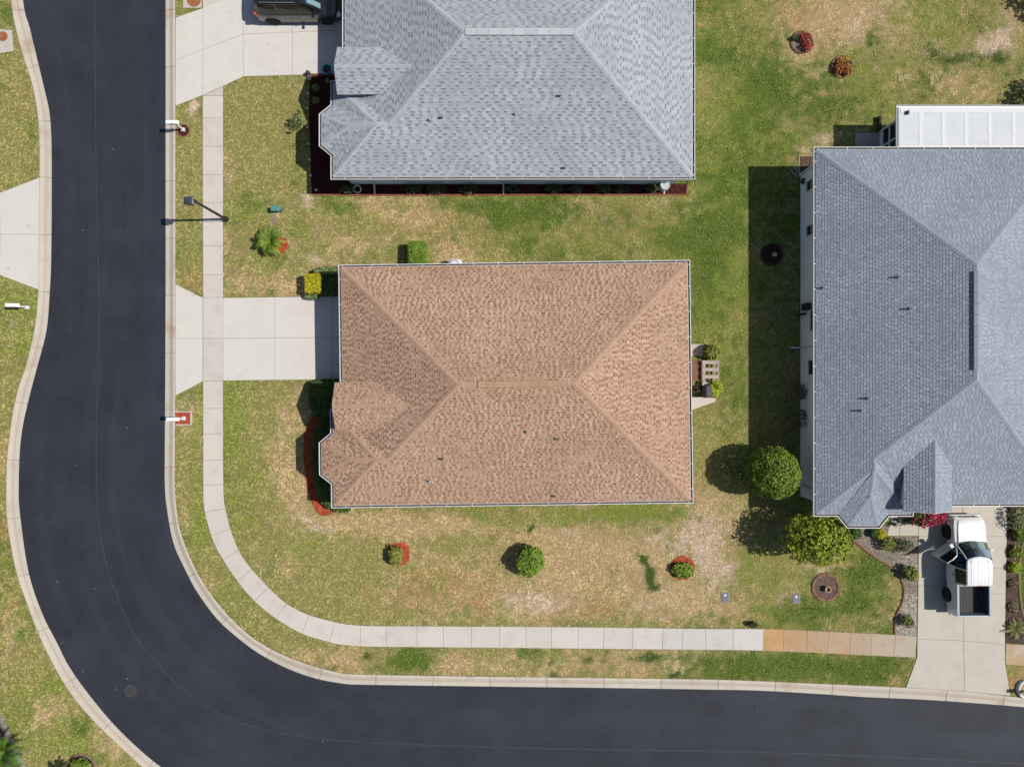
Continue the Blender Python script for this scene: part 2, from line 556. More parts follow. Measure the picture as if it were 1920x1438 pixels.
# ------------------------------------------------------------------ ground with its turf
LAWN_Z = 0.05
TYPES = ['G', 'Y', 'S', 'P', 'O', 'D', 'L']
TCOL = dict(G=A(106, 129, 54), Y=A(160, 155, 94), S=A(197, 172, 129), P=A(216, 193, 168), O=A(184, 150, 104), D=A(78, 104, 46), L=A(143, 154, 72))
BLOBS = [
    # verge beside the north-west road
    (352, 300, 30, 90, 'Y', 1.0), (362, 205, 12, 20, 'P', 2.2), (352, 180, 20, 14, 'G', .8), (350, 340, 18, 30, 'G', .4), (365, 350, 12, 20, 'O', .7), (352, 460, 25, 50, 'Y', .8), (362, 525, 18, 22, 'O', 1.4),
    # front lawn of the north house
    (500, 220, 70, 70, 'Y', 1.2), (470, 200, 40, 60, 'L', .4), (430, 330, 14, 45, 'S', 1.2), (432, 340, 6, 14, 'P', 1.8), (520, 330, 50, 50, 'Y', .7), (545, 350, 40, 25, 'O', .6), (578, 378, 12, 12, 'P', 3),
    (555, 300, 14, 70, 'G', .8), (475, 375, 30, 22, 'G', .9), (480, 400, 40, 14, 'L', .5), (513, 411, 9, 9, 'P', 2.5), (440, 430, 20, 30, 'Y', .5), (425, 455, 10, 30, 'S', .9), (570, 450, 40, 28, 'L', .7), (540, 470, 30, 20, 'G', .5),
    (590, 490, 40, 14, 'P', .9), (480, 530, 60, 24, 'S', .9), (560, 540, 30, 22, 'S', 1.2), (440, 545, 20, 12, 'O', .8), (490, 495, 30, 16, 'L', .5),
    # between the two houses
    (640, 385, 40, 14, 'G', 1.2), (640, 400, 60, 16, 'L', .4), (700, 380, 25, 12, 'S', 1.0), (700, 420, 60, 25, 'Y', .9), (770, 410, 70, 22, 'S', 1.1), (840, 420, 45, 40, 'O', .8), (850, 475, 30, 25, 'S', 1.2), (720, 475, 60, 18, 'L', .8),
    (690, 460, 40, 20, 'S', .6), (900, 385, 60, 14, 'G', .9), (1000, 410, 90, 40, 'G', .9), (1100, 460, 150, 25, 'L', .8), (1000, 440, 120, 35, 'Y', .7), (1210, 410, 70, 40, 'Y', .8), (1235, 380, 25, 15, 'S', .9), (1260, 455, 30, 20, 'G', .8),
    # wide green strip east of the houses
    (1330, 60, 30, 70, 'O', .5), (1340, 100, 25, 30, 'G', 1.1), (1370, 250, 60, 120, 'L', .9), (1330, 200, 25, 100, 'Y', .6), (1440, 150, 35, 30, 'G', 1.2), (1420, 210, 50, 60, 'G', .6), (1350, 350, 45, 80, 'G', .7), (1340, 560, 45, 90, 'G', .9),
    (1350, 640, 60, 80, 'L', .4), (1375, 520, 30, 60, 'L', .8), (1320, 440, 30, 30, 'G', .9), (1470, 230, 40, 20, 'Y', .8), (1540, 262, 25, 10, 'P', 1.2), (1505, 285, 14, 8, 'P', 1.0),
    (1340, 650, 25, 14, 'O', .6), (1320, 800, 40, 40, 'Y', .8), (1330, 860, 40, 60, 'Y', .9), (1320, 920, 30, 40, 'S', 1.1), (1370, 750, 30, 60, 'G', .7),
    # north-east lawn
    (1490, 40, 60, 40, 'O', 1.2), (1560, 30, 60, 30, 'S', 1.0), (1610, 45, 45, 35, 'P', 1.5), (1500, 80, 45, 30, 'S', 1.0), (1420, 60, 40, 50, 'Y', .8), (1640, 80, 25, 20, 'G', .9), (1600, 140, 60, 40, 'L', .9), (1530, 145, 18, 15, 'P', 1.3), (1560, 150, 40, 30, 'S', .6),
    (1580, 200, 70, 40, 'G', .7), (1660, 190, 60, 40, 'L', .8), (1740, 40, 80, 40, 'L', .9), (1720, 80, 60, 30, 'Y', .7), (1770, 95, 70, 22, 'P', .8), (1800, 110, 50, 14, 'D', 1.05), (1740, 100, 25, 12, 'D', .8), (1870, 110, 20, 22, 'D', 1.2), (1885, 60, 30, 30, 'P', 1.1),
    (1860, 90, 40, 20, 'P', .9), (1800, 165, 60, 25, 'S', 1.1), (1890, 40, 30, 30, 'S', .7), (1425, 38, 8, 8, 'D', 1.2), (1565, 58, 7, 8, 'D', 1.2), (1512, 123, 10, 8, 'D', 1.2),
    # lawn south of the brown house
    (450, 800, 35, 110, 'L', 1.1), (440, 880, 25, 60, 'G', .5), (520, 760, 40, 40, 'Y', .6), (545, 770, 30, 60, 'S', 1.0), (522, 860, 11, 70, 'O', 1.2), (545, 905, 25, 50, 'S', 1.1), (550, 880, 15, 20, 'Y', .8), (500, 950, 40, 40, 'Y', .9), (470, 960, 30, 60, 'L', .6),
    (590, 985, 50, 18, 'P', 1.5), (640, 975, 50, 14, 'S', 1.2), (640, 1060, 70, 50, 'Y', 1.2), (560, 1050, 50, 50, 'L', .8), (600, 1020, 40, 20, 'L', .5), (540, 1060, 20, 20, 'S', .7), (690, 1030, 30, 20, 'Y', .8), (560, 1120, 40, 25, 'Y', .8), (700, 1120, 70, 30, 'O', 1.0), (640, 1140, 50, 20, 'Y', .7),
    (850, 1025, 60, 18, 'Y', 1.3), (860, 985, 60, 14, 'S', 1.3), (960, 975, 50, 12, 'Y', .9), (770, 985, 60, 16, 'S', 1.0), (840, 1085, 70, 30, 'O', 1.2), (740, 1085, 40, 20, 'P', .9), (815, 1095, 12, 20, 'Y', 1.4), (1000, 1125, 70, 22, 'P', 1.7), (900, 1135, 60, 25, 'O', .9), (1060, 1080, 40, 30, 'S', .8),
    (1140, 962, 60, 16, 'L', 2.0), (1240, 960, 40, 12, 'L', 1.7), (1000, 985, 4, 9, 'D', 2.5), (1060, 1000, 60, 20, 'P', .9), (1100, 1030, 90, 40, 'S', 1.1), (1190, 1010, 50, 25, 'P', .6), (1140, 1110, 60, 30, 'O', .9), (1100, 1150, 60, 16, 'O', .8), (1230, 1130, 60, 25, 'P', 1.0),
    (1206, 1052, 11, 12, 'D', 2.4), (1217, 1075, 9, 14, 'D', 2.4), (1225, 1094, 12, 10, 'D', 2.2), (1152, 1068, 5, 6, 'D', 2.0), (1250, 1030, 6, 6, 'D', 1.5), (1310, 1000, 60, 50, 'P', 1.5), (1330, 1080, 40, 40, 'P', 1.2), (1290, 1130, 60, 25, 'S', 1.0), (1360, 950, 30, 30, 'S', .9), (1370, 1140, 30, 18, 'S', .9),
    # green corner by the truck drive
    (1420, 1060, 28, 50, 'L', 1.0), (1440, 1050, 40, 30, 'Y', .7), (1470, 1110, 24, 16, 'P', 1.2), (1540, 1068, 34, 12, 'P', 1.5), (1500, 1150, 60, 25, 'G', 1.0), (1600, 1120, 60, 50, 'G', .9), (1640, 1070, 30, 20, 'G', 1.2), (1440, 1150, 40, 20, 'L', .8), (1580, 1165, 60, 14, 'Y', .6), (1420, 960, 40, 40, 'Y', 1.0), (1560, 1055, 40, 14, 'S', .6),
    (560, 960, 140, 220, 'Y', .4), (570, 970, 120, 200, 'S', .45), (480, 830, 70, 140, 'Y', .4), (1400, 300, 110, 330, 'G', .42), (1400, 300, 110, 330, 'L', .2), (1080, 430, 220, 60, 'G', .42), (1650, 160, 150, 60, 'G', .25), (1000, 1110, 300, 60, 'P', .3), (1000, 1075, 330, 90, 'S', 1.0), (900, 1110, 260, 50, 'O', .6), (1180, 1060, 200, 90, 'P', .5), (740, 1000, 140, 50, 'S', .6), (540, 850, 50, 120, 'S', .6), (730, 430, 130, 60, 'S', .4), (500, 300, 80, 140, 'Y', .3), (1600, 60, 160, 70, 'S', .5), (1000, 1240, 350, 24, 'S', .6),
    # verge along the south road
    (660, 1235, 30, 25, 'S', 1.2), (688, 1232, 18, 8, 'D', 1.6), (766, 1236, 38, 20, 'G', 2.4), (850, 1240, 40, 25, 'S', 1.1), (920, 1225, 50, 14, 'Y', .9), (985, 1225, 24, 16, 'G', 1.8), (1032, 1238, 14, 14, 'D', 1.5), (1040, 1262, 10, 5, 'D', 1.5), (1092, 1232, 20, 12, 'D', 1.8),
    (1136, 1238, 24, 14, 'D', 1.5), (1220, 1230, 26, 13, 'D', 1.6), (1180, 1240, 30, 25, 'S', .8), (1190, 1235, 8, 8, 'D', 1.2), (1268, 1262, 10, 8, 'D', 1.6), (1290, 1240, 40, 25, 'P', .8), (1420, 1250, 110, 25, 'G', 1.4), (1600, 1255, 110, 24, 'G', 1.7), (1560, 1265, 60, 10, 'Y', .7),
    # verge round the bend
    (352, 790, 22, 30, 'S', .9), (350, 760, 20, 14, 'P', .8), (352, 860, 25, 40, 'Y', .9), (340, 910, 12, 20, 'P', .8), (355, 940, 18, 20, 'O', .8), (375, 990, 12, 30, 'L', 1.6), (400, 1050, 20, 30, 'Y', .8), (440, 1110, 40, 30, 'L', .9), (520, 1190, 50, 25, 'Y', .8), (580, 1225, 40, 18, 'S', 1.0), (625, 1235, 20, 20, 'O', .9), (345, 970, 8, 25, 'S', .9),
    # across the road
    (35, 150, 30, 60, 'Y', .7), (40, 180, 30, 80, 'O', .4), (30, 280, 30, 60, 'Y', .9), (60, 260, 14, 30, 'G', .8), (10, 20, 12, 20, 'G', .8), (30, 560, 40, 30, 'L', .7), (20, 610, 12, 20, 'P', .8), (20, 700, 20, 50, 'Y', .9), (30, 640, 20, 30, 'L', .5), (5, 860, 8, 60, 'O', .9), (10, 980, 10, 60, 'O', .9), (20, 1140, 20, 60, 'O', .9), (15, 1190, 20, 30, 'S', .6),
    (40, 1185, 15, 14, 'G', 1.0), (60, 1240, 30, 40, 'Y', .9), (80, 1330, 40, 30, 'S', .9), (100, 1290, 40, 30, 'L', .6), (153, 1362, 16, 14, 'G', 2.2), (150, 1390, 40, 25, 'L', .8), (200, 1400, 30, 20, 'S', .8), (40, 1330, 20, 30, 'L', .8), (80, 1390, 40, 25, 'L', .9),
    (1905, 1270, 20, 25, 'O', 1.1), (1925, 1080, 14, 80, 'G', 2.5),
]
BIAS = dict(G=.30, Y=.56, S=.12, P=-.4, O=-.2, D=-.5, L=.36)


def turf(x, y):
    """base colour of the turf at x, y (metres): a mixture of kinds of living and dead grass"""
    px = 960 + x * PXM
    py = 719 - y * PXM
    lg = {}
    for i, t in enumerate(TYPES):
        n1 = fbm(x, y, 0.16, 3, 11 + i * 7)
        n2 = fbm(x, y, 0.75, 4, 41 + i * 7)
        n3 = fbm(x, y, 3.1, 2, 71 + i * 5)
        lg[t] = BIAS[t] + 0.5 * n1 + 0.75 * n2 + 0.85 * n3
    wob = 11 * fbm(x, y, 0.9, 3, 90) + 7 * fbm(x, y, 3.1, 2, 91)
    wob2 = 11 * fbm(x, y, 0.9, 3, 95) + 7 * fbm(x, y, 3.1, 2, 96)
    pxx = px + wob
    pyy = py + wob2
    for bx, by, rx, ry, t, s in BLOBS:
        d = ((pxx - bx) / rx) ** 2 + ((pyy - by) / ry) ** 2
        m = d < 6
        lg[t][m] += s * (1.45 if t == 'D' else 1.2) * np.exp(-d[m] * .8)
    W = np.stack([np.exp(3.2 * lg[t]) for t in TYPES], -1)
    W /= W.sum(-1, keepdims=True)
    C = np.array([TCOL[t] for t in TYPES])
    return W @ C


def ground():
    fine_x = np.arange(-34, 34.01, 0.16)
    fine_y = np.arange(-26, 26.01, 0.16)
    out = np.array([36, 40, 48, 60, 90, 150, 260, 500.])
    gx = np.r_[-out[::-1], fine_x, out]
    gy = np.r_[-(out[::-1] - 8), fine_y, out - 8]
    X, Y = np.meshgrid(gx, gy)
    x, y = X.ravel(), Y.ravel()
    mid = lambda r, k: [tuple(0.24 * np.array(p) + 0.76 * np.array(k[np.argmin(np.hypot(*(np.array(k) - np.array(p)).T))])) for p in r]
    road_cut = mid(r_in, k_in) + mid(r_out, k_out)[::-1]
    z = LAWN_Z + 0.012 * fbm(x, y, 0.5, 3, 5)
    z[inside(road_cut, x, y)] = -0.14
    for poly in HARD:
        z[inside(poly, x, y)] = 0.03
    me = bpy.data.meshes.new('ground')
    ny, nx = X.shape
    idx = np.arange(nx * ny).reshape(ny, nx)
    q = np.stack([idx[:-1, :-1], idx[:-1, 1:], idx[1:, 1:], idx[1:, :-1]], -1).reshape(-1, 4)
    fill(me, np.c_[x, y, z], q)
    c = turf(x, y) * 0.80 * np.array((1.02, .98, .95))
    at = me.color_attributes.new('tint', 'FLOAT_COLOR', 'POINT')
    at.data.foreach_set('color', np.c_[c, np.ones(len(c))].astype(np.float32).ravel())
    me.materials.append(M('turf soil', tint=True, rough=1.0, grain=.35, gscale=14, bump=.5, bscale=20, spec=.1))
    o = bpy.data.objects.new('ground', me)
    COL.objects.link(o)
    struct(o)


def fill(me, v, q):
    n = q.shape[1]
    me.vertices.add(len(v))
    me.vertices.foreach_set('co', v.astype(np.float32).ravel())
    me.loops.add(q.size)
    me.loops.foreach_set('vertex_index', q.astype(np.int32).ravel())
    me.polygons.add(len(q))
    me.polygons.foreach_set('loop_start', np.arange(0, q.size, n, dtype=np.int32))
    me.update(calc_edges=True)
    me.validate()


def grass():
    hx, hy = 31.0, 23.6
    n = int(4 * hx * hy * 130)
    x = RNG.uniform(-hx, hx, n)
    y = RNG.uniform(-hy, hy, n)
    road_all = k_in + k_out[::-1]
    bad = inside(inset_n(road_all, 0), x, y)
    for poly in HARD + BEDS + FOOT:
        bad |= inside(poly, x, y)
    x, y = x[~bad], y[~bad]
    cl = .65 * fbm(x, y, 6.6, 2, 120) + .35 * fbm(x, y, 2.6, 2, 130)
    keep = RNG.random(len(x)) < np.clip(.80 + .9 * cl, .2, 1)
    x, y, cl = x[keep], y[keep], cl[keep]
    c = turf(x, y)
    B = 4
    n = len(x)
    bx = np.repeat(x, B) + RNG.normal(0, .03, n * B)
    by = np.repeat(y, B) + RNG.normal(0, .03, n * B)
    cc = np.repeat(c, B, axis=0)
    lush = np.clip((cc[:, 1] / (cc[:, 0] + 1e-4) - .8) * 2.0, 0, 1)
    a = RNG.uniform(0, 2 * PI, n * B)
    ln = RNG.uniform(.03, .085, n * B)
    ht = RNG.uniform(.015, .04, n * B) * (0.8 + 1.1 * lush) * np.repeat(np.clip(1 + 1.2 * cl, .5, 2), B)
    w = RNG.uniform(.012, .024, n * B)
    dx, dy = np.cos(a), np.sin(a)
    z0 = np.full(n * B, LAWN_Z)
    v0 = np.c_[bx - dy * w, by + dx * w, z0]
    v1 = np.c_[bx + dy * w, by - dx * w, z0]
    v2 = np.c_[bx + dx * ln, by + dy * ln, z0 + ht]
    v = np.stack([v0, v1, v2], 1).reshape(-1, 3)
    f = np.arange(len(v)).reshape(-1, 3)
    me = bpy.data.meshes.new('grass')
    fill(me, v, f)
    k = np.repeat(RNG.uniform(.81, 1.19, n) * np.clip(1 + .42 * cl, .65, 1.2), B) * RNG.uniform(.82, 1.22, n * B)
    cc = cc * k[:, None]
    straw = RNG.random(n * B) < .05
    cc[straw] = np.array(TCOL['S']) * RNG.uniform(.7, 1.1, straw.sum())[:, None]
    cc = np.clip(cc * 1.60, 0, .8)
    at = me.color_attributes.new('tint', 'FLOAT_COLOR', 'POINT')
    at.data.foreach_set('color', np.c_[np.repeat(cc, 3, axis=0), np.ones(len(v))].astype(np.float32).ravel())
    me.materials.append(M('grass blade', tint=True, rough=.75, spec=.2))
    o = bpy.data.objects.new('grass', me)
    COL.objects.link(o)
    o['kind'] = 'stuff'
    print('grass tris', len(f))


def inset_n(p, d):
    return p


HARD = [walk_poly, DRIVE_BROWN, DRIVE_GREY, DRIVE_FAR, DRIVE_RIGHT, WALK_RIGHT, WALK_EAST, PAD_NW, PAD_N, PATIO_A, PATIO_B, PAD_LANAI]
BEDS = [MULCH_BROWN, MULCH_GREY, GRAVEL, MULCH_EAST, BED_SW, BED_NE_WALL, MAIL_A, MAIL_B] + [disc(*r) for r in ROUND + RING]
FOOT = []      # house footprints, filled in below

# ------------------------------------------------------------------ road, kerbs, pavements
m_asph = M('asphalt', A(54, 57, 66), rough=.7, col2=A(48, 50, 59), scale=.5, lo=.4, hi=.62, col3=A(60, 64, 77), scale3=.16, lo3=.53, hi3=.75, grain=.14, gscale=45, bump=.25, bscale=60, spec=.25)
m_seam = M('asphalt seam', A(70, 73, 83), rough=.7, col2=A(58, 61, 72), scale=2.2, lo=.4, hi=.6, grain=.2, gscale=40)
m_conc = M('pale concrete', A(235, 229, 221), rough=.9, col2=A(228, 222, 214), scale=.9, lo=.45, hi=.75, col3=A(206, 200, 191), scale3=3.4, lo3=.63, hi3=.74, grain=.06, gscale=50, spec=.2)
m_conc2 = M('warm concrete', A(218, 210, 197), rough=.9, col2=A(208, 199, 184), scale=.8, lo=.42, hi=.72, col3=A(198, 188, 172), scale3=2.2, lo3=.6, hi3=.85, grain=.07, gscale=50, spec=.2)
m_walk = M('pavement concrete', A(208, 200, 190), rough=.9, tint=True, col2=A(204, 195, 183), scale=1.1, lo=.5, hi=.85, grain=.07, gscale=45, spec=.2)
m_kerb = M('kerb concrete', A(216, 205, 190), rough=.92, tint=True, lo=.5, hi=.85, col2=A(200, 184, 163), scale=1.2, col3=A(184, 158, 130), scale3=.55, lo3=.56, hi3=.8, grain=.09, gscale=40, spec=.2)
m_joint = M('joint dirt', A(170, 162, 150), rough=1, spec=.1)


def asphalt():
    """sealed asphalt: base grain from m_asph, plus worn streaks and wheel paths that run along the travel direction"""
    m = m_asph
    nt = m.node_tree
    L = nt.links.new
    b = nt.nodes['Principled BSDF']
    src = b.inputs['Base Color'].links[0].from_socket
    at = nt.nodes.new('ShaderNodeAttribute')
    at.attribute_name = 'travel'
    out = src
    for sc, (lo, hi), amt, col in (((.9, .035, 1), (.48, .80), .38, A(74, 80, 94)), ((2.6, .05, 1), (.54, .80), .22, A(46, 48, 57)), ((7.0, .25, 1), (.60, .85), .18, A(80, 82, 90)), ((.35, .22, 1), (.52, .80), .40, A(70, 78, 94))):
        mp = nt.nodes.new('ShaderNodeVectorMath')
        mp.operation = 'MULTIPLY'
        mp.inputs[1].default_value = sc
        L(at.outputs['Vector'], mp.inputs[0])
        nz = nt.nodes.new('ShaderNodeTexNoise')
        nz.inputs['Scale'].default_value = 1.0
        nz.inputs['Detail'].default_value = 5
        nz.inputs['Roughness'].default_value = .6
        L(mp.outputs[0], nz.inputs['Vector'])
        mr = nt.nodes.new('ShaderNodeMapRange')
        mr.inputs['From Min'].default_value = lo
        mr.inputs['From Max'].default_value = hi
        mr.inputs['To Max'].default_value = amt
        L(nz.outputs['Fac'], mr.inputs['Value'])
        mx = nt.nodes.new('ShaderNodeMix')
        mx.data_type = 'RGBA'
        L(mr.outputs['Result'], mx.inputs['Factor'])
        L(out, mx.inputs['A'])
        mx.inputs['B'].default_value = (*col, 1)
        out = mx.outputs['Result']
    L(out, b.inputs['Base Color'])
    return m


def roadway():
    ri, arc = resample(r_in, .3)
    ro_ = resample(r_out, .1)[0]
    near = np.array([int(np.argmin(np.hypot(*(ro_ - p).T))) for p in ri])
    near = np.maximum.accumulate(near)
    rb = ro_[near]
    d = rb - ri
    wd = np.hypot(*d.T)[:, None]
    ri2, rb2 = ri - d / wd * .07, rb + d / wd * .07
    NA = 6
    V = np.concatenate([ri2 * (1 - k / NA) + rb2 * (k / NA) for k in range(NA + 1)], 0)
    n = len(ri)
    base = np.arange(n - 1)
    q = np.concatenate([np.stack([base + k * n, base + k * n + 1, base + (k + 1) * n + 1, base + (k + 1) * n], -1) for k in range(NA)], 0)[:, ::-1]
    me = bpy.data.meshes.new('road')
    fill(me, np.c_[V, np.zeros(len(V))], q)
    uv = np.c_[np.repeat(np.linspace(0, 7.0, NA + 1), n), np.tile(arc, NA + 1), np.zeros(len(V))]
    at = me.attributes.new('travel', 'FLOAT_VECTOR', 'POINT')
    at.data.foreach_set('vector', uv.astype(np.float32).ravel())
    me.materials.append(asphalt())
    road = bpy.data.objects.new('road', me)
    COL.objects.link(road)
    ORG[road.name] = Vector((0, 0, 0))
    struct(road)
    seam = smooth(PL([(176, -200), (178, 0), (180, 300), (186, 620), (181, 800), (183, 960), (200, 1060), (220, 1117), (250, 1187), (287, 1233), (327, 1277), (380, 1318), (470, 1360), (640, 1388), (1000, 1402), (1500, 1412), (2100, 1440)]), 8)
    MB().sweep(seam, [(-.035, .004), (.035, .004), (.035, .006), (-.035, .006)]).build('road_seam', m_seam, road)
    for (x, y, z, lab) in ((245, 1295, .34, 'dull round manhole lid flush with the dark asphalt of the bend'),):
        cx, cy = P(x, y)
        t = thing('manhole', lab, 'manhole', cx, cy, 0)
        MB().lathe(cx, cy, [(z, .003), (z, .012), (z - .05, .012), (z - .05, .004)], 28).build('frame', M('old iron', A(84, 82, 82), rough=.7, grain=.2, gscale=30), t)
        mb = MB().lathe(cx, cy, [(z - .06, .004), (z - .06, .010), (.0, .010)], 28)
        for k in range(6):
            mb.box(cx - .2 + .08 * k, cy, .013, .03, .36 - .06 * abs(k - 2.5), .006)
        mb.build('lid', M('worn iron', A(74, 72, 74), rough=.6, grain=.25, gscale=25), t)
    mb = MB()
    for (x, y) in ((238, 802), (143, 873), (107, 1090), (177, 1104), (117, 1205), (156, 1258), (218, 1291), (239, 1272), (244, 1284), (1420, 1332), (155, 432), (212, 280), (191, 1367), (605, 1390)):
        a, b = P(x, y)
        mb.lathe(a, b, [(.014, .0), (.02, .008), (.01, .018), (0, .02)], 6)
    struct(mb.build('pebbles', M('pale pebble', (.45, .45, .43))), 'stuff')


def kerb_run(name, r, k, flip, skip=()):
    rr, s = resample(r, .35)
    kk = np.array(k)
    kd = resample(kk, .05)[0]
    back = np.array([kd[np.argmin(np.hypot(*(kd - p).T))] for p in rr])
    keep = (np.abs(rr[:, 0]) < 34) & (np.abs(rr[:, 1]) < 27)
    rr, back, s = rr[keep], back[keep], s[keep]
    prof = [(0, -.16), (0, .006), (.02, .012), (.40, .022), (.50, .030), (.62, .050), (.80, .088), (.95, .094), (1.0, .086), (1.0, -.16)]
    root = MB()
    rings = [[(a[0] * (1 - t) + b[0] * t, a[1] * (1 - t) + b[1] * t, -.1 if z < 0 else z - .022) for t, z in prof] for a, b in zip(rr, back)]
    root.loft(rings)
    ro = struct(root.build(name, m_joint))
    L = 3.05
    i0 = 0
    while i0 < len(rr) - 1:
        i1 = i0
        while i1 < len(rr) - 1 and s[i1] - s[i0] < L:
            i1 += 1
        a, b = rr[i0:i1 + 1].copy(), back[i0:i1 + 1].copy()
        for arr in (a, b):
            d = arr[1] - arr[0]
            arr[0] += d / np.hypot(*d) * .013
            d = arr[-2] - arr[-1]
            arr[-1] += d / np.hypot(*d) * .013
        rings = [[(p[0] * (1 - t) + q[0] * t, p[1] * (1 - t) + q[1] * t, z) for t, z in prof] for p, q in zip(a, b)]
        mb = MB()
        shade = random.uniform(.96, 1.04)
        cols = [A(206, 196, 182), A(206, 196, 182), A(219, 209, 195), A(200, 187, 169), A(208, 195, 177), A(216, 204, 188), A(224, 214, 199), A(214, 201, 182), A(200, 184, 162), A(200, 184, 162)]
        m = len(prof)
        n0 = len(rings)
        mb.v = [p for r_ in rings for p in r_]
        for i in range(n0 - 1):
            for k in range(m):
                j = (k + 1) % m
                mb.f.append((i * m + k, i * m + j, i * m + m + j, i * m + m + k))
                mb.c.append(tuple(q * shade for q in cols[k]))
        for f in (tuple(range(m - 1, -1, -1)), tuple(range((n0 - 1) * m, n0 * m))):
            mb.f.append(f)
            mb.c.append(cols[3])
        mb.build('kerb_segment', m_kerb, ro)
        i0 = i1
    return ro


def pavement():
    we = resample(w_e, .05)[0]
    wi = resample(w_i, .05)[0]
    root = MB()
    c = np.array([wi[np.argmin(np.hypot(*(wi - p).T))] for p in we])
    ring = [tuple(p) for p in we[::6]] + [tuple(p) for p in c[::6]][::-1]
    root.prism(ring, -.02, .064)
    ro = struct(root.build('pavement', m_joint))
    mid = (we + c) / 2
    d = np.r_[0, np.cumsum(np.hypot(*np.diff(mid, axis=0).T))]

    def at_px(px, py):
        q = np.array(P(px, py))
        return d[np.argmin(np.hypot(*(mid - q).T))]
    joints = [at_px(400, y) for y in (-150, -99, -48)] + [at_px(400, 17), 'drive', at_px(400, 180.5), at_px(400, 221), at_px(400, 276), at_px(400, 329), at_px(400, 382), at_px(400, 417), at_px(400, 462), at_px(400, 515), at_px(400, 559),
              'cross', at_px(400, 635), 'cross', at_px(400, 715), at_px(400, 765), at_px(400, 814), at_px(400, 862), at_px(400, 909), at_px(404, 955), at_px(415, 997), at_px(435, 1038), at_px(460, 1076), at_px(490, 1113), at_px(528, 1143),
              at_px(572, 1170), at_px(622, 1184)] + [at_px(x, 1195) for x in (675, 725, 782, 832, 884, 937, 986, 1033, 1083, 1132, 1185, 1242, 1280, 1322, 1374, 1430, 1468, 1512, 1552, 1593, 1634, 1676, 1717)]
    MB().slab(PL([(381.2, 180.5), (419, 163.5), (419, 180.5)]), .075, .06, col=A(216, 209, 200)).build('slab', m_walk, ro)
    rnd = random.Random(3)
    prev = joints[0]
    mode = None
    for j in joints[1:]:
        if isinstance(j, str):
            mode = j
            continue
        i0, i1 = np.searchsorted(d, prev), np.searchsorted(d, j)
        pm = (mid[min(i0 + 3, len(mid) - 1)] + mid[max(i1 - 3, 0)]) / 2
        X = 960 + pm[0] * PXM
        m_ = mode
        mode = None
        prev0, prev = prev, j
        if m_ == 'drive':
            continue
        st = max(1, (i1 - i0) // 5)
        ii = list(range(i0, i1, st)) + [min(i1, len(we) - 1)]
        poly = [tuple(we[i]) for i in ii] + [tuple(c[i]) for i in ii[::-1]]
        base = A(227, 219, 208)
        if X > 1430:
            k = (X - 1430) / 290
            a = np.array(A(208, 165, 114))
            b = np.array(A(196, 184, 166))
            base = tuple(a * (1 - k) ** 1.1 + b * (1 - (1 - k) ** 1.1))
            MB().slab(poly, .075 + rnd.uniform(-.003, .003), .06, gap=.008, bev=.007, col=jit(base, .05, rnd)).build('slab', m_rust, ro)
        else:
            if 1260 < X < 1430:
                base = A(224, 219, 211)
            MB().slab(poly, .075 + rnd.uniform(-.003, .003), .06, gap=.009, bev=.009, col=jit(base, .03, rnd)).build('slab', m_walk, ro)


m_rust = M('rust-stained concrete', tint=True, rough=.9, col2=A(202, 144, 86), scale=1.6, lo=.52, hi=.85, col3=A(198, 186, 168), scale3=2.5, lo3=.55, hi3=.8, grain=.08, gscale=45)


def panels(name, outline, polys, mat, z=.078, shift=0):
    root = MB().prism(inset(outline, .015), -.05, z - .013)
    ro = struct(root.build(name, m_joint))
    for p in polys:
        MB().slab(p, z + random.uniform(-.003, .003), .05, gap=.009, bev=.006).build('slab', mat, ro)
    return ro


